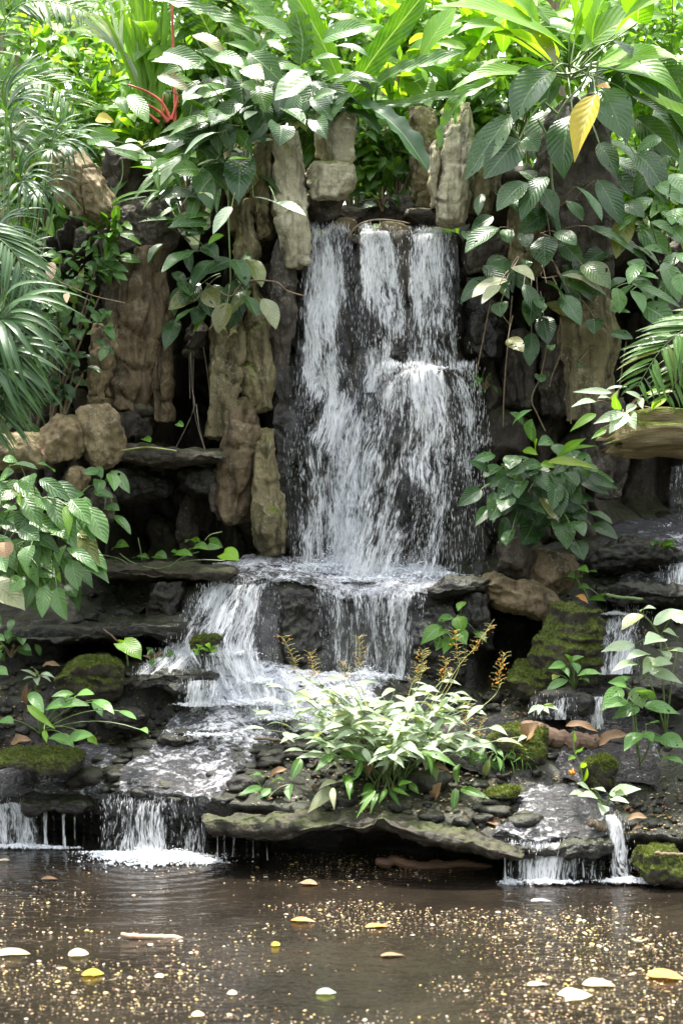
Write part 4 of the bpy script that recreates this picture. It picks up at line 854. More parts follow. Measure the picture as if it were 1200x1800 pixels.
# ---- climber with mixed leaves on the left top of the cliff
o = P(420, 250, 9.0); t = plant('philodendron', 'glossy climber spilling over the top left of the cliff beside the pale pillar', 'plant', o)
m = MB(); s = MB()
b1 = px_leaves(m, [(985, 440, 980, 515, 88), (850, 565, 838, 722, 100), (570, 690, 697, 692, 58), (725, 785, 588, 800, 76), (930, 430, 870, 500, 40), (905, 370, 840, 400, 56), (1000, 380, 1075, 440, 70), (790, 400, 740, 440, 80), (1050, 420, 1030, 470, 60), (690, 330, 640, 350, 60), (870, 240, 920, 290, 70), (1110, 420, 1150, 490, 60), (650, 480, 500, 520, 40)], 0, 0, 8.85, shape='heart'); fill_leaves(m, 330, 455, 130, 320, 9.05, 28, (45, 90)); fill_leaves(m, 450, 640, 110, 185, 9.1, 16, (45, 80))
m.build('foliage', LM['dark'], t, o)
m = MB()
b2 = px_leaves(m, [(575, 180, 722, 242, 78), (553, 265, 668, 322, 56), (675, 122, 790, 192, 62), (740, 200, 862, 240, 84), (910, 300, 935, 396, 72), (1100, 350, 1184, 322, 54), (455, 330, 522, 432, 60), (415, 340, 448, 402, 36), (305, 490, 422, 482, 66), (760, 420, 560, 470, 50), (700, 600, 600, 600, 60), (820, 310, 740, 340, 44),
                   (640, 620, 560, 640, 30), (600, 560, 520, 590, 30), (850, 290, 900, 320, 40), (700, 560, 620, 590, 40), (745, 415, 590, 480, 34), (790, 560, 850, 590, 36), (880, 560, 800, 560, 30), (640, 720, 545, 772, 25)], 0, 0, 8.9, lo=.1, dj=.2)
px_leaves(m, [(380, 730, 560, 668, 20), (385, 728, 520, 690, 16), (560, 670, 500, 740, 16), (520, 640, 640, 560, 16), (560, 690, 480, 720, 14)], 0, 0, 8.8, shape='blade'); fill_leaves(m, 335, 440, 90, 300, 9.1, 26, (45, 95), 'acum', (140, 380)); fill_leaves(m, 225, 345, 235, 310, 9.1, 12, (45, 85), 'acum', (140, 380)); fill_leaves(m, 440, 600, 60, 165, 9.2, 18, (45, 95), 'acum', (140, 380)); fill_leaves(m, 260, 400, 270, 400, 8.95, 16, (40, 90), 'lance', (160, 300), .25)
m.build('bright_foliage', LM['mid'], t, o)
b3 = leaf_parts('pale_leaf', LM['pale'], t, o, 'pale shining leaf', [(1090, 270, 965, 352, 96), (1080, 250, 1000, 300, 60), (775, 465, 648, 542, 46), (636, 545, 563, 652, 42), (405, 520, 516, 542, 42), (760, 560, 692, 582, 26), (815, 725, 748, 824, 42), (970, 712, 1076, 758, 36), (890, 692, 976, 714, 22), (335, 505, 405, 515, 30), (500, 510, 440, 500, 40), (700, 680, 750, 700, 30), (850, 240, 930, 280, 60), (900, 390, 860, 420, 40), (735, 300, 640, 370, 40)], 0, 0, 8.75, up=1.1, lo=.3)
m = MB(); px_leaves(m, [(338, 415, 402, 428, 36)], 0, 0, 8.8); tag(m.build('yellow_leaf', LM['yellow'], t, o), 'small yellow leaf')
petioles(s, np.concatenate([b1, b2, b3]), P(430, 230, 9.0), .004, .05)
for q in ([(840, 410), (850, 440), (800, 440), (780, 480)], [(870, 480), (850, 550)], [(530, 550), (545, 650), (560, 700)], [(430, 560), (430, 620), (400, 700)]): tube(s, smooth_line([P(x/2, y/2, 8.85) for x, y in q], 12), .004, 5)
s.build('stem', STEM, t, o)

o = P(405, 500, 8.95); t = plant('climbing_plant', 'dark leaved vine hanging beside the black cave above the mossy pillars', 'plant', o)
m = MB(); s = MB()
b = px_leaves(m, [(692, 80, 568, 158, 86), (712, 60, 766, 112, 56), (750, 115, 678, 212, 66), (700, 205, 632, 265, 72), (720, 215, 772, 286, 62), (690, 285, 613, 337, 48), (800, 262, 765, 372, 66), (820, 110, 866, 206, 66), (870, 110, 920, 210, 66), (862, 240, 900, 312, 60), (640, 190, 670, 240, 60), (700, 280, 680, 340, 50), (640, 10, 720, 20, 70), (590, 0, 700, 25, 60)], 0, 400, 8.82)
fill_leaves(m, 290, 470, 420, 560, 8.95, 16, (35, 70)); m.build('foliage', LM['dark'], t, o)
m = MB(); px_leaves(m, [(925, 248, 970, 358, 60)], 0, 400, 8.8); tag(m.build('pale_leaf', LM['olive'], t, o), 'faded grey leaf at the end of the vine')
m = MB(); px_leaves(m, [(730, 295, 680, 372, 26), (785, 25, 730, 60, 26)], 0, 400, 8.78); m.build('bright_foliage', LM['lime'], t, o)
petioles(s, b, P(403, 470, 8.95), .0035, .03)
tube(s, smooth_line([P(400, 290, 8.95), P(402, 400, 8.85), P(405, 500, 8.85), P(398, 550, 8.9)], 20), .006, 6); s.build('stem', STEM, t, o)
o = P(405, 518, 8.8); s = MB()
tube(s, smooth_line([P(x/2, 400+y/2, d) for x, y, d in ((725, 195, 8.85), (770, 225, 8.82), (815, 240, 8.8), (860, 190, 8.78), (965, 190, 8.76), (1010, 222, 8.76), (1070, 240, 8.75))], 30), np.linspace(.009, .005, 30), 6, cap=True)
tube(s, smooth_line([P(x/2, 400+y/2, 8.79) for x, y in ((815, 240), (840, 215), (855, 180))], 6), .004, 5)
tag(s.build('bare_twig', BROWNSTEM, origin=o), 'bare crooked brown twig reaching towards the waterfall from the vine', 'twig')

# hanging roots in the black cave
o = P(335, 450, 9.0); s = MB()
for q in ([(670, 440), (675, 560), (680, 640), (615, 780)], [(680, 460), (682, 640), (720, 780)], [(690, 620), (700, 700), (725, 790)], [(715, 420), (735, 560), (740, 700)], [(665, 450), (668, 600)]):
    tube(s, smooth_line([P(x/2, 400+y/2, 9.0+rng.uniform(-.05, .1)) for x, y in q], 24), .0028, 4)
tag(s.build('hanging_root', plain_mat('pale_root', (.18, .15, .12), (.3, .26, .2), .8)), 'thin pale roots hanging in front of the black cave', 'root')

# ---- bird's nest fern above the lip
o = P(640, 185, 9.35); t = plant('fern', 'dark strap leaved nest fern above the waterfall lip', 'fern', o)
def strap(mb, q, d, w, n=26, wave=.16, up=(0, -.6, .8), dd=0., g=(.8, 1.2), lo=0., hi=1., prof='strap', k=1.):
    pts = smooth_line(np.array([P(x, y, d-dd*i/(len(q)-1)) for i, (x, y) in enumerate(q)]), n)
    tn = unit(np.gradient(pts, axis=0)); s_ = unit(np.cross(tn, np.asarray(up, float))); nn = np.cross(s_, tn)
    tt = np.linspace(0, 1, n); h = w/F*d/2*shape_w(prof, tt); u = np.linspace(-1, 1, 7); ph = rng.random()*6
    lat = h[:, None]*(u[None]+wave*.5*np.sign(u)[None]*np.abs(u)[None]**3*np.sin(tt*46+ph)[:, None])
    V = pts[:, None]+s_[:, None]*lat[..., None]+nn[:, None]*(h[:, None]*(np.abs(u)*.35*k)[None]+h[:, None]*wave*(np.abs(u)**2)[None]*np.sin(tt*38+ph)[:, None])[..., None]
    uv = np.stack(np.broadcast_arrays(((u+1)/2)[None], tt[:, None]), -1)
    mb.add(V, grid_faces(n, 7), uv=uv, tint=np.array([rng.uniform(lo, hi), rng.uniform(*g), rng.random(), 1]))
m = MB()
strap(m, [(612, 172), (650, 110), (700, 45), (752, -20)], 9.3, 42, dd=.3, up=(.5, -.8, .3))
strap(m, [(640, 168), (690, 130), (750, 110), (812, 92)], 9.25, 34, dd=.3, up=(0, -.8, .6))
strap(m, [(648, 180), (700, 182), (760, 170), (812, 166)], 9.2, 18, dd=.3, up=(0, -.9, .3))
strap(m, [(870, 140), (810, 170), (790, 215), (772, 260)], 9.0, 34, up=(-.5, -.8, .3))
strap(m, [(600, 150), (560, 60), (500, -40)], 9.4, 40, up=(-.5, -.8, .3))
m.build('frond', LM['mid'], t, o)
m = MB(); strap(m, [(600, 178), (655, 192), (705, 232), (752, 300)], 9.1, 46, dd=.35, up=(.1, -.5, .85), lo=.0)
strap(m, [(560, 200), (600, 195), (640, 205), (668, 235)], 9.15, 26, dd=.2)
strap(m, [(640, 185), (600, 170), (540, 185)], 9.2, 26, dd=.2)
tag(m.build('drooping_frond', LM['palm'], t, o), 'pale drooping frond shining over the gap')
leaf_parts('broad_leaf', LM['lime'], t, o, 'broad lime leaf lit from behind', [(275, 215, 402, 25, 122), (170, 100, 160, 15, 66), (330, 150, 440, 170, 34), (480, 150, 580, 60, 66), (100, 280, 60, 180, 80), (200, 240, 190, 160, 70)], 600, 0, 9.45, shape='obov', lo=.3)
m = MB()
strap(m, [(262, -5), (330, 12), (400, 40), (452, 78)], 9.3, 44, up=(.2, -.7, .7)); strap(m, [(425, -20), (455, 15), (488, 55)], 9.35, 62, up=(.5, -.8, .3)); strap(m, [(528, 112), (532, 70), (520, 20)], 9.3, 50, up=(-.4, -.9, .1))
strap(m, [(430, 110), (470, 75), (500, 40)], 9.3, 26, up=(-.3, -.8, .5)); strap(m, [(370, 60), (350, 20), (330, -30)], 9.4, 60, up=(-.3, -.8, .5))
m.build('upper_frond', LM['mid'], t, o)

# leaves and dark undergrowth in the gap behind the lip
def bush(name, label, cat, px, py, d, rx, rz, ry, n, mat, L=(.08, .16), wr=.45, shape='ell', group=None, nl=5, nw=2, lo=0., hi=1., up=.7, stems=7, g=(.75, 1.25), dirdown=.35, base=None, clump=0):
    o = P(px, py, d); base = P(*base) if base is not None else o-np.array([0, 0, rz])
    t = plant(name, label, cat, base, group)
    m = MB()
    if clump:
        cc = rng.normal(size=(clump, 3)); cc = unit(cc)*rng.random((clump, 1))**.4; k = rng.integers(0, clump, n)
        q = cc[k]+rng.normal(0, .2, (n, 3))
    else: q = unit(rng.normal(size=(n, 3)))*rng.random((n, 1))**.42
    B = o+q*np.array([rx, ry, rz]); dr = unit(q*np.array([1, .8, .5])+rng.normal(0, .55, (n, 3))-np.array([0, .25, dirdown]))
    ln = rng.uniform(*L, n)
    leaves(m, B, B+dr*ln[:, None], rn(n, .5, up), ln*wr*rng.uniform(.8, 1.2, n), shape, nl, nw, .12, .2, .05, rtint(n, lo, hi, *g))
    m.build('foliage', mat, t, base)
    s = MB()
    for i in range(stems):
        e = o+unit(rng.normal(size=3))*np.array([rx, ry, rz])*.75
        tube(s, bez(base, (base+e)/2+np.array([0, 0, .15*rz]), e, 8), np.linspace(.012, .004, 8), 5)
    s.build('stem', BROWNSTEM, t, base)
    return t
bush('shrub', 'dark leafy undergrowth in the shaded gap behind the lip', 'shrub', 690, 320, 9.75, .28, .28, .15, 90, LM['mid'], (.1, .2), clump=8)
bush('shrub', 'small heart leaved creeper at the right end of the waterfall lip', 'shrub', 672, 345, 9.5, .1, .1, .06, 10, LM['dark'], (.07, .11), .8, 'heart')

# ---- hill side foliage behind the cliff
G5 = 'sunlit shrubs on the slope behind the cliff'
HB = [(60, 150, 10.6, .75, .45, 'lime', 'bright green bush behind the fan palms at upper left'), (200, 190, 10.7, .55, .45, 'lime', 'yellow green bush left of the red stemmed palm'), (190, 60, 11.6, .7, .5, 'far', 'loose light green bush at the top left behind the grassy clump'),
      (350, 80, 11.2, .6, .5, 'lime', 'broad leaved bright bush behind the red stemmed palm'), (480, 70, 11.4, .6, .45, 'lime', 'bright bush behind the upper fronds of the nest fern'), (620, 80, 11.6, .6, .5, 'far', 'light green bush behind the nest fern'),
      (760, 60, 11.4, .6, .5, 'lime', 'sunlit bush behind the broad lime leaves'), (760, 210, 10.5, .5, .3, 'lime', 'bright leaves filling the gap above the jagged pale pillar'), (900, 60, 11.0, .6, .5, 'lime', 'bright bush left of the crown on the right pillar'),
      (1050, 40, 11.2, .7, .5, 'lime', 'bright bush behind the crown on the right pillar'), (1180, 60, 10.8, .6, .5, 'far', 'yellow green bush at the upper right corner'), (1150, 260, 10.4, .45, .5, 'lime', 'bright bush right of the yellow leaf'), (1190, 400, 10.2, .4, .35, 'mid', 'green bush at the right edge below the yellow leaf'),
      (520, 190, 10.2, .4, .25, 'mid', 'green bush on top of the cliff above the pale pillar'), (330, 200, 10.3, .5, .3, 'lime', 'bright bush around the red stems'), (90, 300, 10.2, .55, .35, 'mid', 'shaded bush behind the leaning boulder'), (430, 150, 10.0, .4, .25, 'mid', 'glossy bush on the cliff top above the hanging vine'),
      (650, 250, 10.1, .5, .25, 'mid', 'green bush in the notch behind the lip'), (20, 30, 11.5, .6, .5, 'far', 'light bush in the upper left corner'), (860, 200, 10.1, .4, .25, 'mid', 'green bush behind the grey jagged block')]
for i, (px, py, d, rx, rz, mt, lb) in enumerate(HB):
    bush('shrub', lb, 'shrub', px, py, d, rx, rz, .4, 420 if mt != 'far' else 700, LM[mt], (.10, .24) if mt != 'far' else (.07, .15), .42, ['ell', 'acum', 'heart'][i % 3], G5, 5, 2, clump=26, stems=9, base=(px, 400, d), up=.9)
for i, (px, py, d, mt) in enumerate([(330, 60, 10.2, 'lime'), (700, 120, 10.2, 'lime'), (880, 90, 10., 'lime'), (430, 60, 10.2, 'mid')]):
    bush('shrub', ['big leaved plant right of the red stem', 'big leaved plant right of the nest fern', 'big leaved plant left of the right crown', 'big dark leaved plant above the hanging vine'][i], 'shrub', px, py, d, .45, .35, .3, 45, LM[mt], (.25, .45), .42, 'ell', G5, 10, 4, clump=9, stems=8, base=(px, 390, d), up=.9)
# the wood beyond
n = 26000; m = MB()
x = rng.uniform(-9, 9, n); y = rng.uniform(13.5, 20, n); hz = 4.4+(y-13)*.25+rng.random(n)**.8*(5.6+1.2*np.sin(x*1.3))
B = np.stack([x, y, hz], -1); keep = fbm(B*.9, 3, 77) > -.25; B = B[keep]; n = len(B)
dr = unit(rng.normal(size=(n, 3))-np.array([0, .3, .5])); ln = rng.uniform(.14, .34, n)
leaves(m, B, B+dr*ln[:, None], rn(n, .6, .8), ln*.45, 'ell', 3, 2, .1, .15, 0, rtint(n, 0, 1, .6, 1.3))
tag(m.build('far_foliage', LM['far']), 'mass of sunlit leaves of the wood beyond the slope', 'foliage', kind='stuff')
n = 22000; m = MB(); a = rng.uniform(math.radians(158), math.radians(382), n); rr_ = rng.uniform(10.5, 15, n)  # unseen leaf ring behind the camera, added to cut low frontal sky light
B = np.stack([np.cos(a)*rr_, 4+np.sin(a)*rr_*1.15, .3+rng.random(n)**.9*(8.7+1.5*np.sin(a*9))], -1); B = B[~((np.abs(B[:, 0]) < 5.5) & (B[:, 1] > 0))]; n = len(B)
dr = unit(rng.normal(size=(n, 3))-np.array([0, 0, .5])); ln = rng.uniform(.3, .6, n); leaves(m, B, B+dr*ln[:, None], unit(rng.normal(size=(n, 3))+np.array([0, 0, .6])), ln*.5, 'ell', 3, 2, .1, .15, 0, rtint(n, 0, 1, .5, 1.1))
tag(m.build('far_foliage', LM['mid']), 'dense unseen wood around the other sides of the pool, added to block low sky light', 'foliage', kind='stuff')
for i, (px, d, r, top, lb) in enumerate([(432, 12.5, .10, -200, 'slim brown trunk behind the upper fronds of the nest fern'), (705, 13.2, .16, -200, 'brown trunk behind the broad lime leaves'), (20, 13.0, .14, -200, 'dark trunk in the upper left corner'), (985, 13, .12, -200, 'dark trunk behind the right crown')]):
    b0 = P(px, 420, d); t = thing('tree', lb, 'tree', b0, 'trees on the slope'); s = MB()
    tp = P(px+rng.uniform(-40, 40), top-200, d); mid = (b0+tp)/2+np.array([rng.uniform(-.2, .2), 0, 0])
    tube(s, bez(b0, mid, tp, 20)+fbm(np.stack([np.arange(20)*.5]*3, -1)+i*5, 2, 3)[:, None]*.02, np.linspace(r, r*.7, 20), 10); 
    for k in range(4):
        a = bez(b0, mid, tp, 20)[10+2*k]; e = a+np.array([rng.uniform(-1, 1), rng.uniform(-.5, .5), rng.uniform(.1, .7)])
        tube(s, bez(a, (a+e)/2+np.array([0, 0, .1]), e, 8), np.linspace(r*.35, .015, 8), 6)
    s.build('trunk', BARK, t, b0)
    m = MB(); nn_ = 500; B = tp+unit(rng.normal(size=(nn_, 3)))*rng.random((nn_, 1))**.4*np.array([1.3, 1.0, .8]); dr = unit(rng.normal(size=(nn_, 3))-np.array([0, 0, .5])); ln = rng.uniform(.15, .3, nn_)
    leaves(m, B, B+dr*ln[:, None], rn(nn_, .6, .8), ln*.45, 'ell', 3, 2, .1, .15, 0, rtint(nn_)); m.build('crown', LM['far'], t, b0)

# grassy clump and red stemmed palm
o = P(262, 215, 9.9); t = plant('grass_clump', 'tall clump of yellow green blades left of the red stem', 'grass', o); m = MB()
for i in range(34):
    x1 = 262+rng.normal(-10, 45); y1 = rng.uniform(-70, 60); bx = 262+rng.normal(0, 10); d = 9.9+rng.uniform(-.1, .1)
    strap(m, [(bx, 205), (bx*.6+x1*.4, 205*.55+y1*.45), (x1, y1), (x1+(x1-262)*.5, y1+rng.uniform(-10, 40))], d, rng.uniform(6, 11), 14, .0, (0, -1, .1), lo=.4, prof='blade')
m.build('blade', LM['lime'], t, o)
m = MB()
for i in range(10):
    x1 = 150+rng.normal(0, 40); strap(m, [(262, 190), (215, 90), (x1, 0+rng.uniform(-20, 60)), (x1-50, 30+rng.uniform(0, 60))], 9.85, 9, 16, 0., (0, -1, .2), lo=.4, prof='blade')
m.build('pale_blade', LM['pale'], t, o)
o = P(300, 215, 9.55); t = plant('palm', 'slender palm with scarlet stems above the climber at upper left', 'palm', o); s = MB()
tube(s, smooth_line([P(308, 215, 9.5), P(306, 120, 9.5), P(303, 40, 9.5), P(301, -60, 9.5)], 14), np.linspace(.011, .007, 14), 8)
for q in ([(300, 210), (285, 180), (258, 160), (225, 148)], [(298, 212), (275, 192), (258, 182)], [(296, 214), (285, 196), (288, 165)], [(302, 210), (312, 175), (310, 160)], [(280, 215), (268, 205), (258, 195)]):
    tube(s, smooth_line([P(x, y, 9.4) for x, y in q], 10), np.linspace(.013, .005, 10), 6)
s.build('stem', REDSTEM, t, o)
def pinnate(mb, sm, q, d, L, n=26, w=.1, droop=.4, dd=0., r=.006, lo=0., hi=1., g=(.8, 1.2)):
    """arching frond with leaflets; q = rachis in photo px, L = leaflet length px"""
    pts = smooth_line(np.array([P(x, y, d-dd*i/(len(q)-1)) for i, (x, y) in enumerate(q)]), 30); tube(sm, pts, np.linspace(r, r*.3, 30), 5)
    k = np.linspace(.12, .99, n); i = np.minimum((k*29).astype(int), 28); c = pts[i]; tn = unit(np.gradient(pts, axis=0))[i]
    side = unit(np.cross(tn, np.array([0, -.8, .6])))
    for sg in (-1, 1):
        ln = L/F*d*np.sin(np.pi*(k*.8+.15))**.6*rng.uniform(.85, 1.1, n)
        dr = unit(side*sg+tn*.75+rng.normal(0, .07, (n, 3))-np.array([0, 0, droop]))
        leaves(mb, c, c+dr*ln[:, None], rn(n, .3, .7), ln*w, 'lance', 8, 2, .10, .3, 0, rtint(n, lo, hi, *g), 'droop')
m = MB(); pinnate(m, s2 := MB(), [(303, 20), (360, -40), (430, -60)], 9.9, 120); m.build('frond', LM['mid'], t, o)

# ---- palms on the left
def fan(mb, sm, cx, cy, d, R, a0, a1, n, w, base, lo=0., hi=1., tilt=.3, g=(.8, 1.25)):
    c = P(cx, cy, d); a = np.radians(np.linspace(a0, a1, n)+rng.normal(0, 3, n)); ln = R/F*d*rng.uniform(.8, 1.1, n)
    dr = unit(np.stack([np.cos(a), -tilt+.0*a+rng.normal(0, .12, n), np.sin(a)], -1))
    leaves(mb, np.repeat(c[None], n, 0)+dr*.01, c+dr*ln[:, None], unit(np.stack([0*a, -.8+0*a, .6+0*a], -1)), ln*w, 'lance', 9, 2, .36, .35, 0, rtint(n, lo, hi, *g), 'droop')
    tube(sm, bez(P(*base), (c+P(*base))/2+np.array([0, .1, .15]), c, 10), .005, 5)
o = P(-10, 820, 8.3); t = plant('fan_palm', 'fan palm with many fingered grey green leaves along the left edge', 'palm', o); m = MB(); s = MB()
for a in ((38, 318, 8.1, 92, -100, 110, 12), (20, 245, 8.25, 95, -60, 60, 11), (-10, 420, 8.2, 120, -80, 70, 13), (10, 195, 8.4, 120, -50, 90, 12), (90, 260, 8.4, 90, -100, 50, 10), (30, 480, 8.2, 100, -110, 40, 11),
          (70, 330, 8.5, 100, -140, 30, 11), (120, 250, 8.5, 90, -120, 20, 9)):
    fan(m, s, a[0], a[1], a[2], a[3]*.86, max(a[4], -130), min(a[5], 62), a[6]+3, .085, (-10, 820, 8.4))
m.build('frond', LM['palm'], t, o); s.build('stem', STEM, t, o)
o = P(-60, 760, 7.7); t = plant('palm', 'palm with long drooping pale leaflets in front of the tan boulders at left edge', 'palm', o); m = MB(); s = MB()
for q, L in (([(-80, 420), (-10, 480), (30, 580), (40, 680)], 120), ([(-60, 500), (-20, 560), (0, 640), (10, 720)], 130), ([(-90, 380), (-30, 400), (30, 450), (80, 540)], 100), ([(-80, 560), (-40, 620), (-20, 700), (-15, 760)], 120)):
    pinnate(m, s, q, 7.8, L, 30, .085, .75, .1)
for a in ((0, 560, 7.7, 170, -105, 20, 12), (-15, 640, 7.7, 150, -100, 10, 11)): fan(m, s, *a[:6], a[6]+4, .075, (-60, 760, 7.7), lo=.4)
m.build('frond', LM['palm'], t, o); s.build('stem', STEM, t, o)
o = P(-40, 300, 9.6); t = plant('palm', 'feathery palm arching in from the upper left corner', 'palm', o); m = MB(); s = MB()
for q, L in (([(-60, 220), (20, 140), (90, 150), (140, 200)], 80), ([(-40, 120), (20, 20), (80, 0), (150, 20)], 90), ([(-60, 100), (10, 180), (70, 240), (110, 300)], 80)): pinnate(m, s, q, 9.5, L, 24, .12, .3, .2)
m.build('frond', LM['mid'], t, o); s.build('stem', STEM, t, o)
bush('shrub', 'small leaved twiggy shrub between the fan palm and the furrowed pillar', 'shrub', 130, 500, 8.75, .26, .32, .15, 130, LM['broad'], (.07, .15), .45, 'ell', None, 7, 3, clump=14, base=(90, 740, 8.8))
bush('shrub', 'dusty oval leaved creeper low between palm fronds and mottled tan stone', 'shrub', 110, 640, 8.7, .2, .25, .12, 60, LM['dark'], (.08, .13), .55, 'ell', None, 7, 3, clump=9, base=(110, 740, 8.75))
bush('shrub', 'shaded leaves behind the fan palm at the left edge', 'shrub', 40, 560, 9.1, .4, .6, .2, 220, LM['mid'], (.1, .2), .4, 'ell', None, 6, 2, clump=18, base=(60, 780, 9.1))
bush('shrub', 'green leaves around the leaning grey brown boulder', 'shrub', 190, 420, 8.8, .16, .22, .1, 36, LM['mid'], (.1, .18), .4, 'ell', None, 7, 3, clump=8, base=(190, 500, 9.0))
bush('shrub', 'dense green leaves between the palms and the leaning boulder at left', 'shrub', 60, 300, 9.2, .35, .5, .2, 260, LM['mid'], (.08, .16), .4, 'acum', None, 6, 2, clump=22, base=(60, 560, 9.3))
o = P(175, 530, 8.6); s = MB(); m = MB(); t = plant('dead_twig', 'dry twig with brown leaves hanging in the left foliage', 'twig', o)
tube(s, smooth_line([P(x/2, 400+y/2, 8.5) for x, y in ((0, 180), (80, 160), (150, 165), (230, 200), (330, 240), (440, 265))], 20), .004, 5); s.build('stem', BROWNSTEM, t, o)
leaf_parts('leaf', LM['dead'], t, o, None, [(180, 120, 180, 190, 34), (235, 230, 235, 265, 20), (80, 420, 80, 460, 20), (160, 760, 155, 800, 24)], 0, 400, 8.5)

# ---- drooping compound leaves, left middle
o = P(-30, 1060, 8.2); t = plant('broad_leaved_plant', 'plant with big drooping grey green leaflets on the left bank below the tan boulders', 'plant', o); m = MB(); s = MB()
Lf = [(135, 150, 165, 196, 58), (140, 85, 250, 165, 46), (250, 155, 320, 242, 58), (310, 180, 376, 312, 68), (115, 190, 62, 272, 70), (110, 220, 197, 275, 62), (105, 70, 100, 132, 62), (30, 40, 132, 50, 42), (110, 318, 92, 402, 58), (150, 320, 170, 392, 52), (200, 328, 246, 437, 62), (255, 370, 277, 477, 58), (285, 330, 377, 402, 52), (235, 325, 347, 412, 42),
      (60, 345, 45, 432, 52), (5, 345, 22, 412, 52), (130, 448, 92, 542, 62), (158, 458, 148, 572, 48), (200, 465, 237, 582, 58), (75, 430, 33, 482, 50), (235, 455, 268, 500, 50), (30, 90, 0, 130, 60), (60, 20, 10, 20, 50), (190, 60, 130, 30, 40), (170, 130, 230, 140, 40), (70, 260, 140, 300, 60), (20, 200, 60, 190, 40), (110, 420, 200, 430, 50), (180, 250, 240, 300, 60), (0, 80, 50, 60, 50), (60, 130, 0, 160, 50)]
b = px_leaves(m, Lf, 0, 800, 7.95, lo=.1, dj=.15, nl=12); fill_leaves(m, -30, 150, 830, 1020, 8.1, 40, (45, 80), 'acum', (230, 340))
m.build('foliage', LM['broad'], t, o)
m = MB(); px_leaves(m, [(-20, 455, 90, 548, 96)], 0, 800, 7.9, shape='heart'); tag(m.build('pale_leaf', LM['olive'], t, o), 'big pale leaf lowest at the left edge')
leaf_parts('young_leaf', LM['lime'], t, o, None, [(232, 178, 242, 292, 32), (300, 218, 306, 322, 22), (250, 195, 268, 258, 20), (180, 468, 186, 532, 18), (70, 130, 80, 190, 26), (205, 410, 215, 450, 18)], 0, 800, 8.0, shape='acum')
m = MB(); px_leaves(m, [(20, 305, 22, 362, 50)], 0, 800, 7.85, shape='round', fold=.6); tag(m.build('dead_leaf', LM['dead'], t, o), 'brown dead leaf')
for e in ((66, 895), (120, 890), (155, 900), (100, 970), (60, 1030), (140, 960), (20, 880), (110, 1020)):
    tube(s, bez(P(-40, 1060, 8.2), P(e[0]*.4-10, e[1]-70, 8.1), P(e[0], e[1], 8.0), 10), .006, 5)
petioles(s, b[::2], P(60, 930, 8.05), .003, .1); s.build('stem', STEM, t, o)
o = P(180, 860, 8.5); t = plant('small_plant', 'dark plant with a few oval leaves beside the small angular tan stone', 'plant', o); m = MB(); s = MB()
b = px_leaves(m, [(345, 85, 345, 142, 42), (388, 65, 402, 127, 42), (395, 55, 456, 135, 42), (350, 55, 290, 65, 34), (340, 40, 360, 80, 30), (370, 180, 420, 195, 40), (400, 210, 460, 280, 34), (290, 130, 250, 150, 30), (330, 130, 400, 150, 34)], 0, 800, 8.4, lo=.2); petioles(s, b, o, .003, .2)
m.build('foliage', LM['broad'], t, o); s.build('stem', STEM, t, o)
o = P(300, 985, 8.65); t = plant('creeper', 'heart leaved creeper trailing along the shelf left of the splash', 'creeper', o); m = MB(); s = MB()
b = px_leaves(m, [(405, 320, 455, 322, 40), (478, 358, 525, 365, 34), (545, 352, 590, 365, 40), (620, 345, 680, 355, 34), (680, 325, 735, 335, 44), (735, 310, 785, 325, 44), (690, 305, 650, 310, 34), (630, 345, 600, 340, 24)], 0, 800, 8.55, shape='heart', up=1.)
m.build('foliage', LM['mid'], t, o); b2 = leaf_parts('young_leaf', LM['lime'], t, o, 'bright heart leaf at the tip of the creeper', [(785, 345, 842, 372, 60)], 0, 800, 8.5, shape='heart', lo=.5)
for q in ([(420, 345), (470, 380), (560, 400), (640, 375), (720, 368), (790, 370), (815, 350)], [(360, 350), (420, 365), (450, 385)], [(590, 400), (640, 360), (700, 340)], [(780, 270), (740, 280), (720, 300)], [(485, 290), (495, 340), (500, 370)]): tube(s, smooth_line([P(x/2, 800+y/2, 8.6) for x, y in q], 16), .0035, 5)
s.build('stem', STEM, t, o)
o = P(250, 795, 8.75); s = MB(); m = MB(); t = plant('creeper', 'curled yellow green shoot lying on the cave ledge', 'creeper', o)
tube(s, smooth_line([P(x/2, 400+y/2, 8.7) for x, y in ((375, 715), (370, 750), (400, 785), (450, 780), (520, 772), (620, 785))], 20), .006, 6); s.build('stem', plain_mat('pale_stem', (.3, .34, .1), (.42, .45, .16), .5), t, o)
leaf_parts('leaf', LM['mid'], t, o, None, [(500, 745, 528, 755, 30), (620, 690, 645, 700, 22)], 0, 400, 8.7, shape='round')

# ---- rosette on the boulder right of the fall
o = P(945, 850, 8.55); t = plant('rosette_plant', 'dense rosette of dark glossy leaves on the rusty brown boulder', 'plant', o); m = MB(); s = MB()
Rl = [(640, 90, 620, 152, 62), (700, 88, 706, 162, 62), (750, 95, 770, 218, 66), (690, 210, 633, 318, 92), (640, 170, 608, 247, 72), (750, 220, 792, 332, 82), (800, 235, 852, 287, 62), (865, 200, 952, 242, 46), (875, 245, 972, 297, 52), (835, 70, 972, 118, 38), (830, 88, 942, 142, 42), (795, 140, 892, 165, 40), (490, 120, 408, 180, 52), (600, 80, 548, 155, 56), (560, 160, 520, 230, 56), (590, 140, 560, 200, 60), (720, 160, 690, 240, 70), (680, 150, 600, 170, 50),
      (820, 300, 850, 370, 60), (820, 200, 860, 230, 50), (560, 40, 500, 80, 50), (640, 30, 580, 70, 50), (780, 60, 830, 110, 60), (520, 180, 470, 250, 40), (600, 260, 580, 320, 50), (700, 40, 650, 80, 50), (640, 60, 600, 110, 50), (740, 60, 760, 120, 60), (850, 40, 900, 60, 40), (560, 90, 510, 110, 46), (610, 0, 590, 50, 60), (520, 60, 440, 20, 30)]
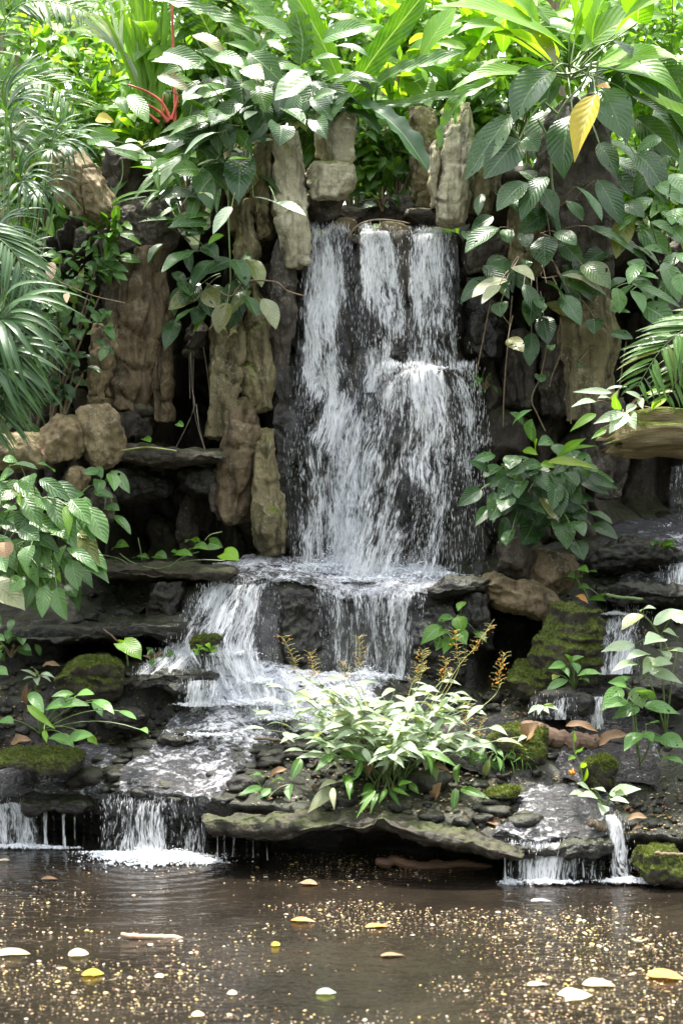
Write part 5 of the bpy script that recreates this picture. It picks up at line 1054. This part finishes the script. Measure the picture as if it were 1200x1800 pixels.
b = px_leaves(m, Rl, 600, 800, 8.42, lo=.0, hi=.9, dj=.15); fill_leaves(m, 865, 1030, 780, 920, 8.5, 34, (40, 75)); m.build('foliage', LM['dark'], t, o)
m = MB(); px_leaves(m, [(668, 750, 670, 672, 66), (640, 700, 590, 650, 40), (600, 700, 670, 640, 44), (740, 750, 690, 765, 44), (830, 870, 960, 895, 44), (640, 900, 560, 830, 44), (700, 830, 620, 850, 40), (540, 800, 450, 830, 34)], 600, 400, 8.42); m.build('upper_foliage', LM['broad'], t, o)
leaf_parts('young_leaf', LM['lime'], t, o, 'bright new leaf standing in the centre', [(672, 795, 668, 733, 56), (720, 825, 905, 850, 34), (752, 812, 900, 768, 34), (700, 830, 750, 845, 30), (640, 780, 690, 800, 28), (770, 800, 860, 740, 36)], 600, 400, 8.4, shape='acum', lo=.3)
petioles(s, b, o, .004, .1); s.build('stem', STEM, t, o)
bush('shrub', 'small ivy on the wet wall right of the big fall', 'ivy', 850, 672, 9.05, .07, .06, .03, 12, LM['mid'], (.05, .09), .6, 'heart', None, 7, 4)
o = P(1020, 1020, 8.5); t = plant('creeper', 'small round leaved creeper beside the rusty brown boulder', 'creeper', o); m = MB(); s = MB()
b = px_leaves(m, [(830, 400, 870, 415, 34), (860, 410, 900, 412, 26), (795, 425, 822, 432, 30), (835, 465, 875, 470, 26), (870, 510, 930, 515, 40), (910, 500, 942, 488, 20), (820, 435, 850, 430, 24)], 600, 800, 8.4, shape='heart', up=1.); petioles(s, b, P(1020, 1030, 8.5), .003, .1); m.build('foliage', LM['mid'], t, o); s.build('stem', STEM, t, o)

# ---- log with its plant, palm frond
o = P(1130, 765, 8.0); m = MB()
ax = smooth_line([P(1072, 778, 8.0), P(1110, 768, 8.0), P(1160, 760, 8.0), P(1230, 768, 8.05), P(1330, 790, 8.1)], 60)
r = np.interp(np.linspace(0, 1, 60), [0, .08, .3, 1], [.062, .10, .135, .15]); a = np.arange(49)/48*2*np.pi
tn = unit(np.gradient(ax, axis=0)); x_ = unit(np.cross(tn, [0, 0, 1])); y_ = np.cross(x_, tn)
q = np.stack([np.cos(a)[None]*3+0*r[:, None], np.sin(a)[None]*3+0*r[:, None], np.linspace(0, 2.5, 60)[:, None]+0*a[None]], -1)
rr = r[:, None]*(1+.2*fbm(q*.8, 3, 3)+.13*fbm(q*np.array([3, 3, .8]), 3, 5)); end = (np.linspace(0, 1, 60) < .1)[:, None]
V = ax[:, None]+x_[:, None]*(rr*np.cos(a))[..., None]+y_[:, None]*(rr*np.sin(a))[..., None]-tn[:, None]*(.09*fbm(np.stack([np.cos(a)*4, np.sin(a)*4, 0*a], -1), 3, 9)[None, :, None]*end[..., None])
V = np.concatenate([np.repeat(V[:1].mean(1, keepdims=True)+tn[:1, None]*.05, 49, 1), V]); m.add(V, grid_faces(61, 49))
tag(m.build('log', LOG, origin=o), 'weathered broken log jutting in from the right edge', 'log')
o = P(1085, 735, 7.95); t = plant('small_plant', 'pale leafy plant growing on top of the broken log', 'plant', o); m = MB(); s = MB()
b = px_leaves(m, [(950, 580, 810, 578, 26), (930, 570, 1005, 560, 16), (895, 612, 806, 632, 26), (960, 640, 972, 572, 44), (990, 650, 885, 690, 36), (1000, 650, 940, 725, 52), (1010, 655, 1035, 712, 46), (1060, 610, 990, 575, 30), (1075, 585, 1175, 575, 28), (1090, 635, 1145, 600, 28), (1030, 620, 1000, 655, 30), (1050, 600, 1060, 640, 24), (940, 600, 900, 600, 24)], 600, 400, 7.85, shape='acum', lo=.3)
b2 = px_leaves(MB(), [(900, 655, 800, 718, 26)], 600, 400, 7.85)
m.build('foliage', LM['pale'], t, o); leaf_parts('young_leaf', LM['lime'], t, o, None, [(895, 655, 802, 718, 30), (975, 640, 960, 580, 30), (930, 710, 875, 745, 20), (1060, 590, 1150, 568, 26), (1090, 640, 1140, 600, 20)], 600, 400, 7.82, shape='acum')
petioles(s, b, P(1100, 735, 7.95), .0035, .2); s.build('stem', BROWNSTEM, t, o)
o = P(1290, 560, 7.7); t = plant('palm', 'arching palm frond entering at the right edge above the log', 'palm', o); m = MB(); s = MB()
pinnate(m, s, [(1290, 540), (1220, 570), (1165, 610), (1120, 680)], 7.7, 100, 20, .13, .5, .1, lo=.1); pinnate(m, s, [(1300, 600), (1240, 600), (1200, 650), (1170, 700)], 7.75, 80, 16, .13, .5, .1, lo=.2); m.build('frond', LM['mid'], t, o); s.build('stem', STEM, t, o)

# ---- broad leaved plants lower right
G6 = 'broad leaved plants on the right bank'
def lplant(label, base, crop, d, lst, mat='broad', shape='acum', stems=(), group=None, name='broad_leaved_plant', cat='plant', lo=0., r=.004, up=.9, **kw):
    o = P(*base); t = plant(name, label, cat, o, group); m = MB(); s = MB()
    b = px_leaves(m, lst, *crop, d, shape=shape, lo=lo, up=up, **kw); m.build('foliage', LM[mat], t, o)
    if stems:
        for q in stems: tube(s, smooth_line([o]+[P(x, y, d+.05) for x, y in q], 14), np.linspace(r*1.5, r, 14), 6)
        ends = np.array([P(*q[-1], d+.05) for q in stems])
        for x in b: petioles(s, [x], ends[np.argmin(np.linalg.norm(ends-x, axis=1))], r*.6, .05, 6, reach=.5)
    else: petioles(s, b, o, r*.8, .15, reach=1)
    s.build('stem', STEM, t, o); return t
lplant('tall plant with pale oval leaves at the right edge beside the small falls', (1170, 1290, 7.75), (600, 800), 7.55, [(1055, 560, 983, 617, 64), (1095, 595, 1205, 548, 72), (1132, 645, 1062, 667, 62), (1030, 665, 912, 692, 46), (1150, 690, 1215, 700, 62), (1115, 720, 1058, 772, 58), (1050, 552, 1105, 540, 30), (1090, 730, 1165, 735, 40), (1080, 760, 1200, 805, 44), (1040, 735, 950, 762, 42), (1120, 690, 1150, 730, 44), (1080, 700, 1000, 720, 50), (1170, 560, 1230, 600, 60), (1180, 640, 1130, 620, 44)],
       'pale', stems=[[(1165, 1200), (1160, 1120)], [(1150, 1220), (1130, 1180)], [(1180, 1200), (1190, 1140)]], group=G6, hi=.7)
lplant('plant with fresh green pointed leaves below the tall pale leaved plant', (1125, 1345, 7.6), (600, 1200), 7.45, [(985, 20, 910, 102, 54), (1000, 5, 935, 0, 36), (1035, 15, 1058, 92, 62), (1060, 80, 1190, 112, 50), (1045, 85, 948, 128, 48), (1005, 65, 918, 92, 44), (1070, 150, 1122, 140, 40), (1055, 178, 993, 242, 58), (1120, 190, 1210, 232, 62), (1120, 270, 1210, 290, 54), (1065, 175, 1095, 210, 40), (960, 20, 1020, -20, 40), (1100, 60, 1030, 30, 40), (1080, 200, 1130, 210, 30)],
       'broad', stems=[[(1120, 1300), (1115, 1240)], [(1140, 1310), (1135, 1290)], [(1115, 1290), (1110, 1215)]], group=G6, lo=.5, g0=1., g1=1.4)
lplant('low plant with narrow leaves in front of the mossy stepped stack', (1010, 1215, 8.0), (600, 800), 7.85, [(785, 735, 725, 752, 30), (795, 792, 713, 837, 36), (800, 725, 852, 708, 24), (815, 730, 830, 770, 34), (830, 775, 915, 770, 34), (770, 750, 800, 780, 28), (840, 790, 870, 800, 26), (800, 720, 790, 700, 22), (760, 775, 740, 790, 24)], 'broad', group=G6, lo=.4, g0=1., g1=1.4)
lplant('low pale plant on the bank above the right chute', (1065, 1425, 7.25), (600, 1200), 7.12, [(875, 385, 826, 355, 38), (940, 392, 1055, 375, 44), (900, 408, 828, 400, 34), (915, 430, 915, 468, 40), (945, 410, 1012, 425, 30), (880, 375, 930, 385, 30), (960, 380, 1000, 365, 30), (850, 390, 800, 395, 24)], 'pale', group=G6, up=1.2)
lplant('seedling with pale leaves beside the wet hump in the right stream', (952, 1255, 7.8), (600, 1200), 7.75, [(700, 85, 655, 110, 22), (710, 85, 765, 98, 20), (700, 80, 690, 115, 22), (715, 80, 750, 75, 18), (705, 90, 730, 110, 20)], 'pale', group=G6, up=1.2)
lplant('glossy plant with upright oval leaves left of the dark hollow', (800, 1170, 8.35), (600, 800), 8.25, [(350, 600, 278, 668, 50), (340, 578, 398, 575, 34), (410, 618, 440, 668, 46), (345, 640, 330, 690, 40), (385, 640, 358, 702, 40), (380, 620, 340, 640, 40), (470, 620, 510, 660, 30)], 'mid', stems=[[(800, 1120), (805, 1085)], [(785, 1130), (775, 1110)]], lo=.2)
lplant('single lime oval leaf standing above the glossy plant left of the dark hollow', (812, 1150, 8.35), (600, 800), 8.2, [(405, 568, 428, 628, 52), (430, 515, 408, 550, 30)], 'lime', stems=[[(815, 1110), (808, 1085)]])
o = P(1018, 1390, 7.3); t = plant('sprout', 'slender bright sprout with one small orange flower beside the moss dome', 'plant', o); m = MB(); s = MB()
tube(s, smooth_line([P(600+x/2, 1200+y/2, 7.25) for x, y in ((850, 370), (840, 300), (818, 240), (815, 170))], 16), .004, 5)
leaf_parts('leaf', LM['lime'], t, o, None, [(818, 260, 795, 275, 16), (820, 240, 855, 220, 14), (840, 300, 860, 285, 16), (850, 350, 862, 300, 12), (816, 210, 812, 165, 14), (825, 250, 850, 240, 12)], 600, 1200, 7.25, shape='lance'); s.build('stem', STEM, t, o)
def blossoms(mb, c, r):
    bv, bf = ico(1); c = np.asarray(c); n = len(c)
    V = bv[None]*np.broadcast_to(r, (n,))[:, None, None]*np.stack([rng.uniform(.6, 1.3, n), rng.uniform(.6, 1.2, n), rng.uniform(.7, 1.6, n)], -1)[:, None]+c[:, None]
    mb.add(V, tris=bf[None]+np.arange(n)[:, None, None]*len(bv))
m = MB(); blossoms(m, P(1005, 1357, 7.24)+rng.normal(0, .008, (7, 3)), .009); m.build('flower', ORANGE, t, o)

# ---- leafy clump in the middle, with orange flower sprays
o = P(690, 1395, 7.5); t = plant('flowering_plant', 'big clump of pale mint leaves with orange flower sprays in front of the falls', 'plant', o); m = MB(); s = MB(); dk = MB()
tips = [(rng.normal(665, 105), rng.uniform(1190, 1330)) for _ in range(66)]+[(520, 1215), (560, 1200), (600, 1195), (790, 1185), (830, 1230), (850, 1240), (500, 1240), (730, 1200), (540, 1250), (840, 1300)]
for (tx, ty) in tips:
    d = 7.5+rng.uniform(-.28, .28)+(1270-ty)*.0015; b0 = P(690+rng.normal(0, 16), 1392, 7.5+rng.uniform(-.06, .06)); e = P(tx, ty, d)
    mid = (b0+e)/2+np.array([(b0[0]-e[0])*.25, 0, .10]); st = bez(b0, mid, e, 12); tube(s, st, np.linspace(.004, .002, 12), 5)
    k = rng.integers(5, 8); ii = np.linspace(6, 11, k).astype(int); c = st[ii]; sg = np.where(np.arange(k) % 2, 1, -1)
    out = np.sign(tx-690)*.35
    dr = unit(np.stack([sg*.8+out+rng.normal(0, .25, k), -.45+rng.normal(0, .35, k), -.15+rng.normal(0, .25, k)], -1)); ln = rng.uniform(.095, .165, k)
    leaves(m, c, c+dr*ln[:, None], rn(k, .3, 1.0, -.45), ln*rng.uniform(.26, .36, k), 'acum', 9, 4, .16, .25, .06, rtint(k, 0, .9, .7, 1.1), 'droop')
m.build('foliage', LM['pale'], t, o)
m = MB()
for i in range(16):
    x0, y0 = rng.normal(690, 70), rng.uniform(1320, 1390); px_leaves(m, [(x0, y0, x0+rng.normal(0, 40), y0+rng.uniform(15, 45), rng.uniform(10, 18))], 0, 0, 7.35, 1., 'acum')
for q in [(120, 380, 60, 430, 18), (120, 385, 50, 480, 16), (130, 390, 100, 465, 16), (200, 360, 250, 350, 18), (170, 380, 210, 440, 16), (160, 375, 130, 430, 16), (180, 375, 240, 400, 16), (110, 375, 60, 400, 12)]: px_leaves(m, [q], 600, 1200, 7.2, shape='acum')
m.build('lower_foliage', LM['mid'], t, o)
m = MB(); px_leaves(m, [(1180, 375, 1080, 460, 50), (1185, 350, 1120, 375, 30), (1170, 370, 1175, 450, 20)], 0, 1200, 7.2, shape='acum'); tag(m.build('faded_leaf', LM['olive'], t, o), 'faded yellowish leaves at the left foot of the clump')
s.build('stem', STEM, t, o)
for (tx, ty, bx, by, n) in ((497, 1120, 530, 1200, 9), (545, 1150, 552, 1210, 16), (630, 1120, 632, 1195, 10), (742, 1145, 736, 1200, 7), (735, 1170, 720, 1215, 7), (785, 1160, 770, 1215, 12), (800, 1110, 800, 1190, 10), (862, 1098, 800, 1180, 14), (885, 1150, 862, 1230, 22), (820, 1240, 812, 1290, 16), (850, 1262, 822, 1310, 8), (600, 1165, 610, 1210, 6)):
    s = MB(); d = 7.75; st = smooth_line([P(690+(bx-690)*.2, 1330, 7.55), P(bx, by, d), P((bx+tx)/2+3, (by+ty)/2, d), P(tx, ty, d-.03)], 20); tube(s, st, .0016, 4)
    for k in range(8, 20):
        for sg in (-1, 1):
            e = st[k]+np.array([sg*rng.uniform(.015, .05), rng.uniform(-.03, .03), rng.uniform(.005, .03)]); tube(s, np.stack([st[k], (st[k]+e)/2+[0, 0, .004], e]), .0009, 3)
    sp = s.build('flower_spray', plain_mat('spray_stem', (.3, .32, .1), (.4, .38, .12), .6), t, o)
    m = MB(); c = st[rng.integers(11, 20, n*2)]+rng.normal(0, .018, (n*2, 3))*np.array([1, 1, .8]); blossoms(m, c, rng.uniform(.0022, .005, n*2)); m.build('flower', ORANGE, sp, o)

# ---- small plants lower left
lplant('bright lime heart leaf standing beside the square mossy block', (225, 1170, 8.05), (0, 800), 7.95, [(430, 660, 498, 722, 70), (440, 672, 425, 650, 40)], 'lime', 'heart', name='small_plant', lo=.3)
lplant('tiny seedlings on the moss topped stone in the cascade', (360, 1140, 8.2), (0, 800), 8.08, [(690, 690, 665, 688, 18), (695, 690, 720, 682, 18), (735, 690, 715, 685, 16), (740, 688, 775, 665, 22), (740, 690, 765, 690, 16), (695, 692, 690, 705, 16), (740, 680, 725, 665, 16), (700, 685, 690, 668, 14)], 'mid', 'ell', name='seedling', lo=.5, g0=1.2, g1=1.6, up=1.2)
lplant('star shaped seedling left of the square mossy block', (62, 1215, 7.95), (0, 800), 7.85, [(125, 780, 72, 755, 20), (130, 775, 105, 745, 16), (135, 780, 195, 785, 20), (130, 785, 132, 812, 22), (125, 785, 80, 790, 18), (140, 778, 180, 800, 16), (125, 778, 95, 762, 14)], 'pale', 'acum', name='seedling', up=1.1, hi=.6)
lplant('low plant with long pale ribbed leaves over the flat mossy slab', (70, 1290, 7.75), (0, 1200), 7.65, [(155, 100, 318, 82, 54), (105, 35, 155, 108, 40), (265, 52, 332, 42, 34), (320, 70, 402, 112, 40), (330, 60, 360, 120, 30), (240, 195, 328, 185, 40), (172, 195, 262, 228, 52), (420, 100, 480, 130, 24), (260, 40, 180, 50, 24), (200, 45, 230, 60, 20), (0, 130, 48, 145, 40), (490, 165, 520, 180, 24)], 'broad', 'ell', name='small_plant', lo=.5, g0=1.1, g1=1.6, up=1.1)
lplant('narrow lime leaf leaning among the pale ribbed leaves', (80, 1280, 7.7), (0, 1200), 7.6, [(95, 80, 195, 165, 26), (155, 170, 165, 215, 18), (310, 190, 345, 220, 26)], 'lime', 'acum', name='small_plant')
lplant('single pale round leaf at the left edge above the star shaped seedling', (-10, 1200, 7.95), (0, 800), 7.85, [(-20, 760, 30, 775, 46), (-15, 640, 18, 655, 30), (-15, 690, 10, 670, 30)], 'broad', 'heart', name='small_plant', lo=.6)
lplant('small dark leaves lying on the slab left of the leafy clump', (470, 1405, 7.35), (0, 1200), 7.3, [(930, 375, 835, 400, 30), (950, 375, 905, 412, 24), (1020, 360, 1018, 415, 32), (960, 350, 1000, 345, 20), (880, 330, 930, 335, 20)], 'broad', 'acum', name='small_plant', lo=.4)
bush('grass_tuft', 'thin grass tuft on the mossy hump left of the rotten log', 'grass', 905, 1325, 7.6, .14, .03, .06, 60, LM['mid'], (.06, .14), .06, 'lance', None, 4, 2, stems=2)
bush('small_plant', 'mixed low leaves at the right foot of the leafy clump', 'plant', 855, 1330, 7.6, .12, .08, .08, 26, LM['broad'], (.07, .13), .3, 'acum', None, 8, 3, lo=.4)
bush('small_plant', 'sprigs on the wet shelf beside the square mossy block', 'plant', 270, 1150, 8.2, .1, .04, .08, 10, LM['mid'], (.05, .09), .4, 'acum', None, 7, 3)
bush('small_plant', 'dark leaves creeping at the left end of the black hollow', 'plant', 20, 1120, 8.3, .16, .12, .08, 20, LM['broad'], (.07, .12), .5, 'ell', None, 7, 3)
bush('small_plant', 'greenery on the ledge at the right edge by the faint far fall', 'plant', 1150, 960, 8.8, .14, .04, .06, 14, LM['mid'], (.06, .1), .5, 'heart', None, 7, 4)

# ================================================================== LITTER, LOGS, FLOATING LEAVES
def tubelog(name, label, q, d, r, mat, cat='log'):
    o = P(*q[len(q)//2], d); s = MB(); pts = smooth_line([P(x, y, d+.02*i) for i, (x, y) in enumerate(q)], 26)
    n = 26; rad = r*(1+.18*fbm(np.stack([np.arange(n)*.45, np.zeros(n), np.zeros(n)], -1)+pts[0]*9, 3, 2)); rad[[0, -1]] *= .55; rad[[1, -2]] *= .85
    pts = pts+fbm(np.stack([np.arange(n)*.3]*3, -1)+pts[0]*5, 2, 4)[:, None]*r*.5*np.array([0, 1, 1])
    tube(s, pts, rad, 14, cap=True); return tag(s.build(name, mat, origin=o), label, cat)
tubelog('log', 'reddish wet log lying in the water under the long dark slab', [(660, 1513), (730, 1518), (800, 1523), (868, 1527)], 7.27, .028, WETLOG)
tubelog('log', 'rotten brown log lying across the right terrace below the stream', [(918, 1282), (960, 1292), (1010, 1305), (1050, 1308)], 7.72, .052, plain_mat('rotten_log', (.12, .075, .05), (.26, .17, .12), .9, 10, 1., (.8, 5, 5)))
tubelog('branch', 'short broken branch at the top of the right chute', [(1035, 1445), (1050, 1452), (1068, 1458)], 7.05, .02, BARK, 'branch')
tubelog('branch', 'pinkish stick floating across the left part of the pool', [(212, 1645), (270, 1648), (330, 1651), (382, 1655)], 6.06, .011, plain_mat('pale_stick', (.4, .26, .17), (.55, .38, .27), .7, 20), 'stick')
tubelog('branch', 'thin pale stick floating at the right of the pool', [(1110, 1652), (1140, 1658), (1168, 1662)], 6.04, .008, plain_mat('pale_stick', (.4, .3, .2), (.55, .42, .3), .7, 20), 'stick')
tubelog('branch', 'grey twig lying on the slab at the left of the leafy clump', [(445, 1298), (490, 1302), (530, 1318)], 7.8, .008, BROWNSTEM, 'twig')
tubelog('branch', 'dark twig lying on the stones right of the stream', [(180, 1105), (210, 1130), (240, 1150)], 8.2, .006, BROWNSTEM, 'twig')
tubelog('branch', 'thin stick lying on the gravel at the lower right edge', [(1150, 1500), (1180, 1502), (1230, 1500)], 6.85, .009, BROWNSTEM, 'stick')
tubelog('branch', 'mossy stick lying beside the round leaved creeper at right', [(1065, 1045), (1090, 1050), (1130, 1053)], 8.3, .010, STEM, 'stick')
tubelog('branch', 'bent twig arching over the lip of the waterfall', [(610, 418), (630, 395), (665, 386), (720, 392)], 9.08, .006, BROWNSTEM, 'twig')
def water_d(py): return H*F/(py-900)
def float_leaf(name, label, px, py, L, wd, ang, mat, shape='ell', fold=.25, sag=.06):
    d = water_d(py); c = P(px, py, d); c[2] = .006; a = math.radians(ang); dr = np.array([math.cos(a), math.sin(a), 0])
    m = MB(); L = L/F*d; leaves(m, c-dr*L/2, c+dr*L/2, (0, 0, 1), wd, shape, 14, 6, sag, fold*.5, .03, rtint(1, .2, .9, .9, 1.1))
    return tag(m.build(name, LM[mat], origin=c), label, 'leaf', 'larger leaves floating on the pool')
FLT = [('large cream leaf floating at the left edge of the pool', 20, 1681, 66, .10, 5, 'cream', 'ell'), ('round cream leaf floating right of the large cream leaf', 138, 1681, 36, .10, 20, 'cream', 'round'), ('bright yellow leaf floating below the round cream leaf', 163, 1716, 40, .085, 8, 'yellow', 'ell'),
       ('curled tan leaf floating near the long dark slab', 542, 1556, 34, .09, -20, 'dead', 'ell'), ('slim orange brown leaf floating in mid pool', 533, 1622, 46, .06, -12, 'orange', 'acum'), ('small yellow leaf floating in mid pool', 484, 1664, 16, .06, 0, 'yellow', 'round'), ('pale green leaf floating at the bottom of the pool', 573, 1749, 36, .07, 5, 'pale', 'ell'),
       ('cream sliver floating below the ragged drips', 951, 1587, 38, .05, -4, 'cream', 'lance'), ('orange leaf floating right of mid pool', 662, 1632, 42, .06, 5, 'orange', 'acum'), ('big cream leaf floating at lower right', 1052, 1735, 58, .10, -8, 'cream', 'ell'), ('pinkish crumpled leaf floating at the lower right', 1018, 1755, 52, .13, 12, 'cream', 'heart'),
       ('large orange leaf floating at the right edge', 1170, 1721, 70, .12, -22, 'orange', 'acum'), ('brown leaf stuck at the foot of the ragged drips', 976, 1528, 44, .08, 15, 'orange', 'acum'), ('faint brown leaf floating near the left falls', 86, 1548, 30, .06, 0, 'dead', 'ell'), ('small pale leaf floating at the bottom centre', 280, 1720, 16, .05, 0, 'cream', 'round'), ('small pink leaf floating below the pinkish stick', 408, 1750, 18, .05, 0, 'cream', 'round'),
       ('pale leaf bit floating at the bottom edge', 348, 1788, 24, .06, 10, 'cream', 'ell'), ('tan sliver floating left of the large orange leaf', 945, 1735, 40, .05, 3, 'cream', 'lance'), ('small tan leaf floating at the left of the pool', 8, 1515, 20, .05, 5, 'cream', 'ell'), ('long dull leaf floating below the right of mid pool', 690, 1683, 44, .045, 2, 'dead', 'lance')]
for lb, px, py, L, wd, an_, mt, sh in FLT: float_leaf('floating_leaf', lb, px, py, L, wd, an_, mt, sh)
def land_leaf(label, px, py, d, L, wd, ang, mat, shape='ell', fold=.5):
    c = P(px, py, d); a = math.radians(ang); dr = np.array([math.cos(a), -.3, math.sin(a)]); dr /= np.linalg.norm(dr); L = L/F*d
    m = MB(); leaves(m, c-dr*L/2, c+dr*L/2, (0, -.5, .85), wd/F*d, shape, 12, 6, .15, fold, .18, rtint(1, .1, .9, .8, 1.2)); return tag(m.build('fallen_leaf', LM[mat], origin=c), label, 'leaf', 'fallen leaves on the stones')
for a in (('large curled tan leaf on the bank left of the fresh green plant', 1078, 1302, 7.55, 56, 30, 25, 'dead'), ('large tan leaf on top of the rotten log', 1022, 1282, 7.62, 58, 20, -8, 'dead'), ('brown leaf on the left end of the rotten log', 935, 1288, 7.62, 44, 34, 60, 'dead'), ('pale pink leaf on the wet slab above the ragged drips', 870, 1452, 7.2, 80, 26, -8, 'dead'),
          ('tan leaf folded against the stones right of the leafy clump', 770, 1392, 7.35, 40, 24, 70, 'dead'), ('brown leaf curled at the left of the flat mossy slab', 36, 1308, 7.6, 46, 26, 20, 'dead'), ('upright dry brown leaf left of the square mossy block', 48, 1220, 7.8, 44, 12, 85, 'dead'), ('tan leaf on the slab left of the leafy clump', 490, 1360, 7.45, 36, 18, 30, 'dead'),
          ('orange leaf beside the right end of the moss stack', 1022, 1055, 8.35, 26, 14, -30, 'orange'), ('small brown leaf on the wet shelf at left', 90, 1172, 8.1, 36, 14, 5, 'dead'), ('brown leaf fallen at the foot of the leafy clump', 655, 1345, 7.35, 40, 16, 75, 'dead'), ('reddish leaf fallen behind the leafy clump foot', 770, 1352, 7.5, 40, 14, -10, 'dead'), ('tan leaf hanging over the ledge under the mossy rim', 700, 1460, 7.05, 30, 10, -40, 'dead'),
          ('dry leaf lying on the gravel at the lower right', 1120, 1440, 7.0, 34, 18, 10, 'dead'), ('orange leaf on the dark slab near the drips', 640, 1300, 7.55, 24, 12, 20, 'orange')): land_leaf(*a)
PAL = np.array([[.50, .34, .10], [.55, .43, .24], [.58, .50, .38], [.45, .27, .16], [.56, .45, .14], [.36, .25, .17]])
def petals(mb, c, r, nrm=None):
    n = len(c); k = 6; a = np.arange(k)/k*6.283; ph = rng.random(n)*6.28; st = rng.uniform(.5, 1., n)
    ring = np.stack([np.cos(a[None]+ph[:, None])*r[:, None], np.sin(a[None]+ph[:, None])*(r*st)[:, None], 0*a[None]+rng.normal(0, .15, (n, k))*r[:, None]], -1)
    V = np.concatenate([np.zeros((n, 1, 3))+np.array([0, 0, 1])*(r*.45)[:, None, None], ring], 1)+c[:, None]
    j = np.arange(k); T = np.stack([0*j, 1+j, 1+(j+1) % k], -1)
    colr = PAL[rng.integers(0, len(PAL), n)]*rng.uniform(.4, 1.05, (n, 1)); C = np.concatenate([colr, np.ones((n, 1))], 1)
    mb.add(V, tris=T[None]+np.arange(n)[:, None, None]*(k+1), tint=np.repeat(C, k+1, 0))
n = 42000; m = MB(); x = rng.uniform(-2.6, 2.6, n); y = rng.uniform(4.2, 7.6, n)
de = .22+.55*np.clip((x+1.)/2.2, 0, 1)+.35*np.clip((5.9-y)/1.2, 0, 1); cl = fbm(np.stack([x*1.1, y*2.2, 0*x], -1), 4, 55); k = (rng.random(n) < np.clip(de*(.62+cl*1.7), .015, 1)) & ~((np.hypot(x+1.05, (y-7.4)*1.4) < .75) & (rng.random(n) < .9)); x, y = x[k], y[k]
petals(m, np.stack([x, y, 0*x+.004], -1), np.where(rng.random(len(x)) < .025, rng.uniform(.007, .014, len(x)), rng.lognormal(-5.85, .4, len(x))))
tag(m.build('petals', PETAL), 'countless small yellow and cream petals drifting on the pool', 'petals', kind='stuff')
def ground_petals(n, p0, p1, s0, s1, dens=1.):
    px = rng.uniform(p0, p1, n); s_ = rng.uniform(s0, s1, n); p = terr_rough(terr(px, s_)); return p+np.array([0, -.004, .012])
m = MB(); c = np.concatenate([ground_petals(700, 360, 960, 4.0, 5.0), ground_petals(260, 700, 920, 5, 7), ground_petals(400, 950, 1280, 4, 5.2), ground_petals(250, -50, 260, 4.6, 7), ground_petals(160, 150, 420, 8, 9), ground_petals(200, 850, 1200, 6.5, 9)])
petals(m, c, rng.uniform(.003, .009, len(c)))
tag(m.build('leaf_litter', PETAL), 'fallen petals and leaf bits scattered over the wet stones', 'litter', kind='stuff')
m = MB(); c = np.concatenate([ground_petals(80, 380, 900, 4.05, 4.9), ground_petals(70, 950, 1260, 4, 5), ground_petals(60, 0, 200, 4.7, 6), ground_petals(50, 900, 1150, 5.5, 8)]); n = len(c)
dr = unit(rng.normal(size=(n, 3))*np.array([1, .8, .35])); ln = rng.uniform(.02, .06, n); leaves(m, c-dr*ln[:, None]/2, c+dr*ln[:, None]/2, unit(rng.normal(0, .5, (n, 3))+np.array([0, -.3, 1])), ln*rng.uniform(.25, .6, n), 'acum', 6, 2, .15, .5, .1, rtint(n, 0, 1, .4, 1.1))
tag(m.build('dead_leaves', LM['dead']), 'dry brown leaf litter on the stones around the leafy clump', 'litter', kind='stuff')
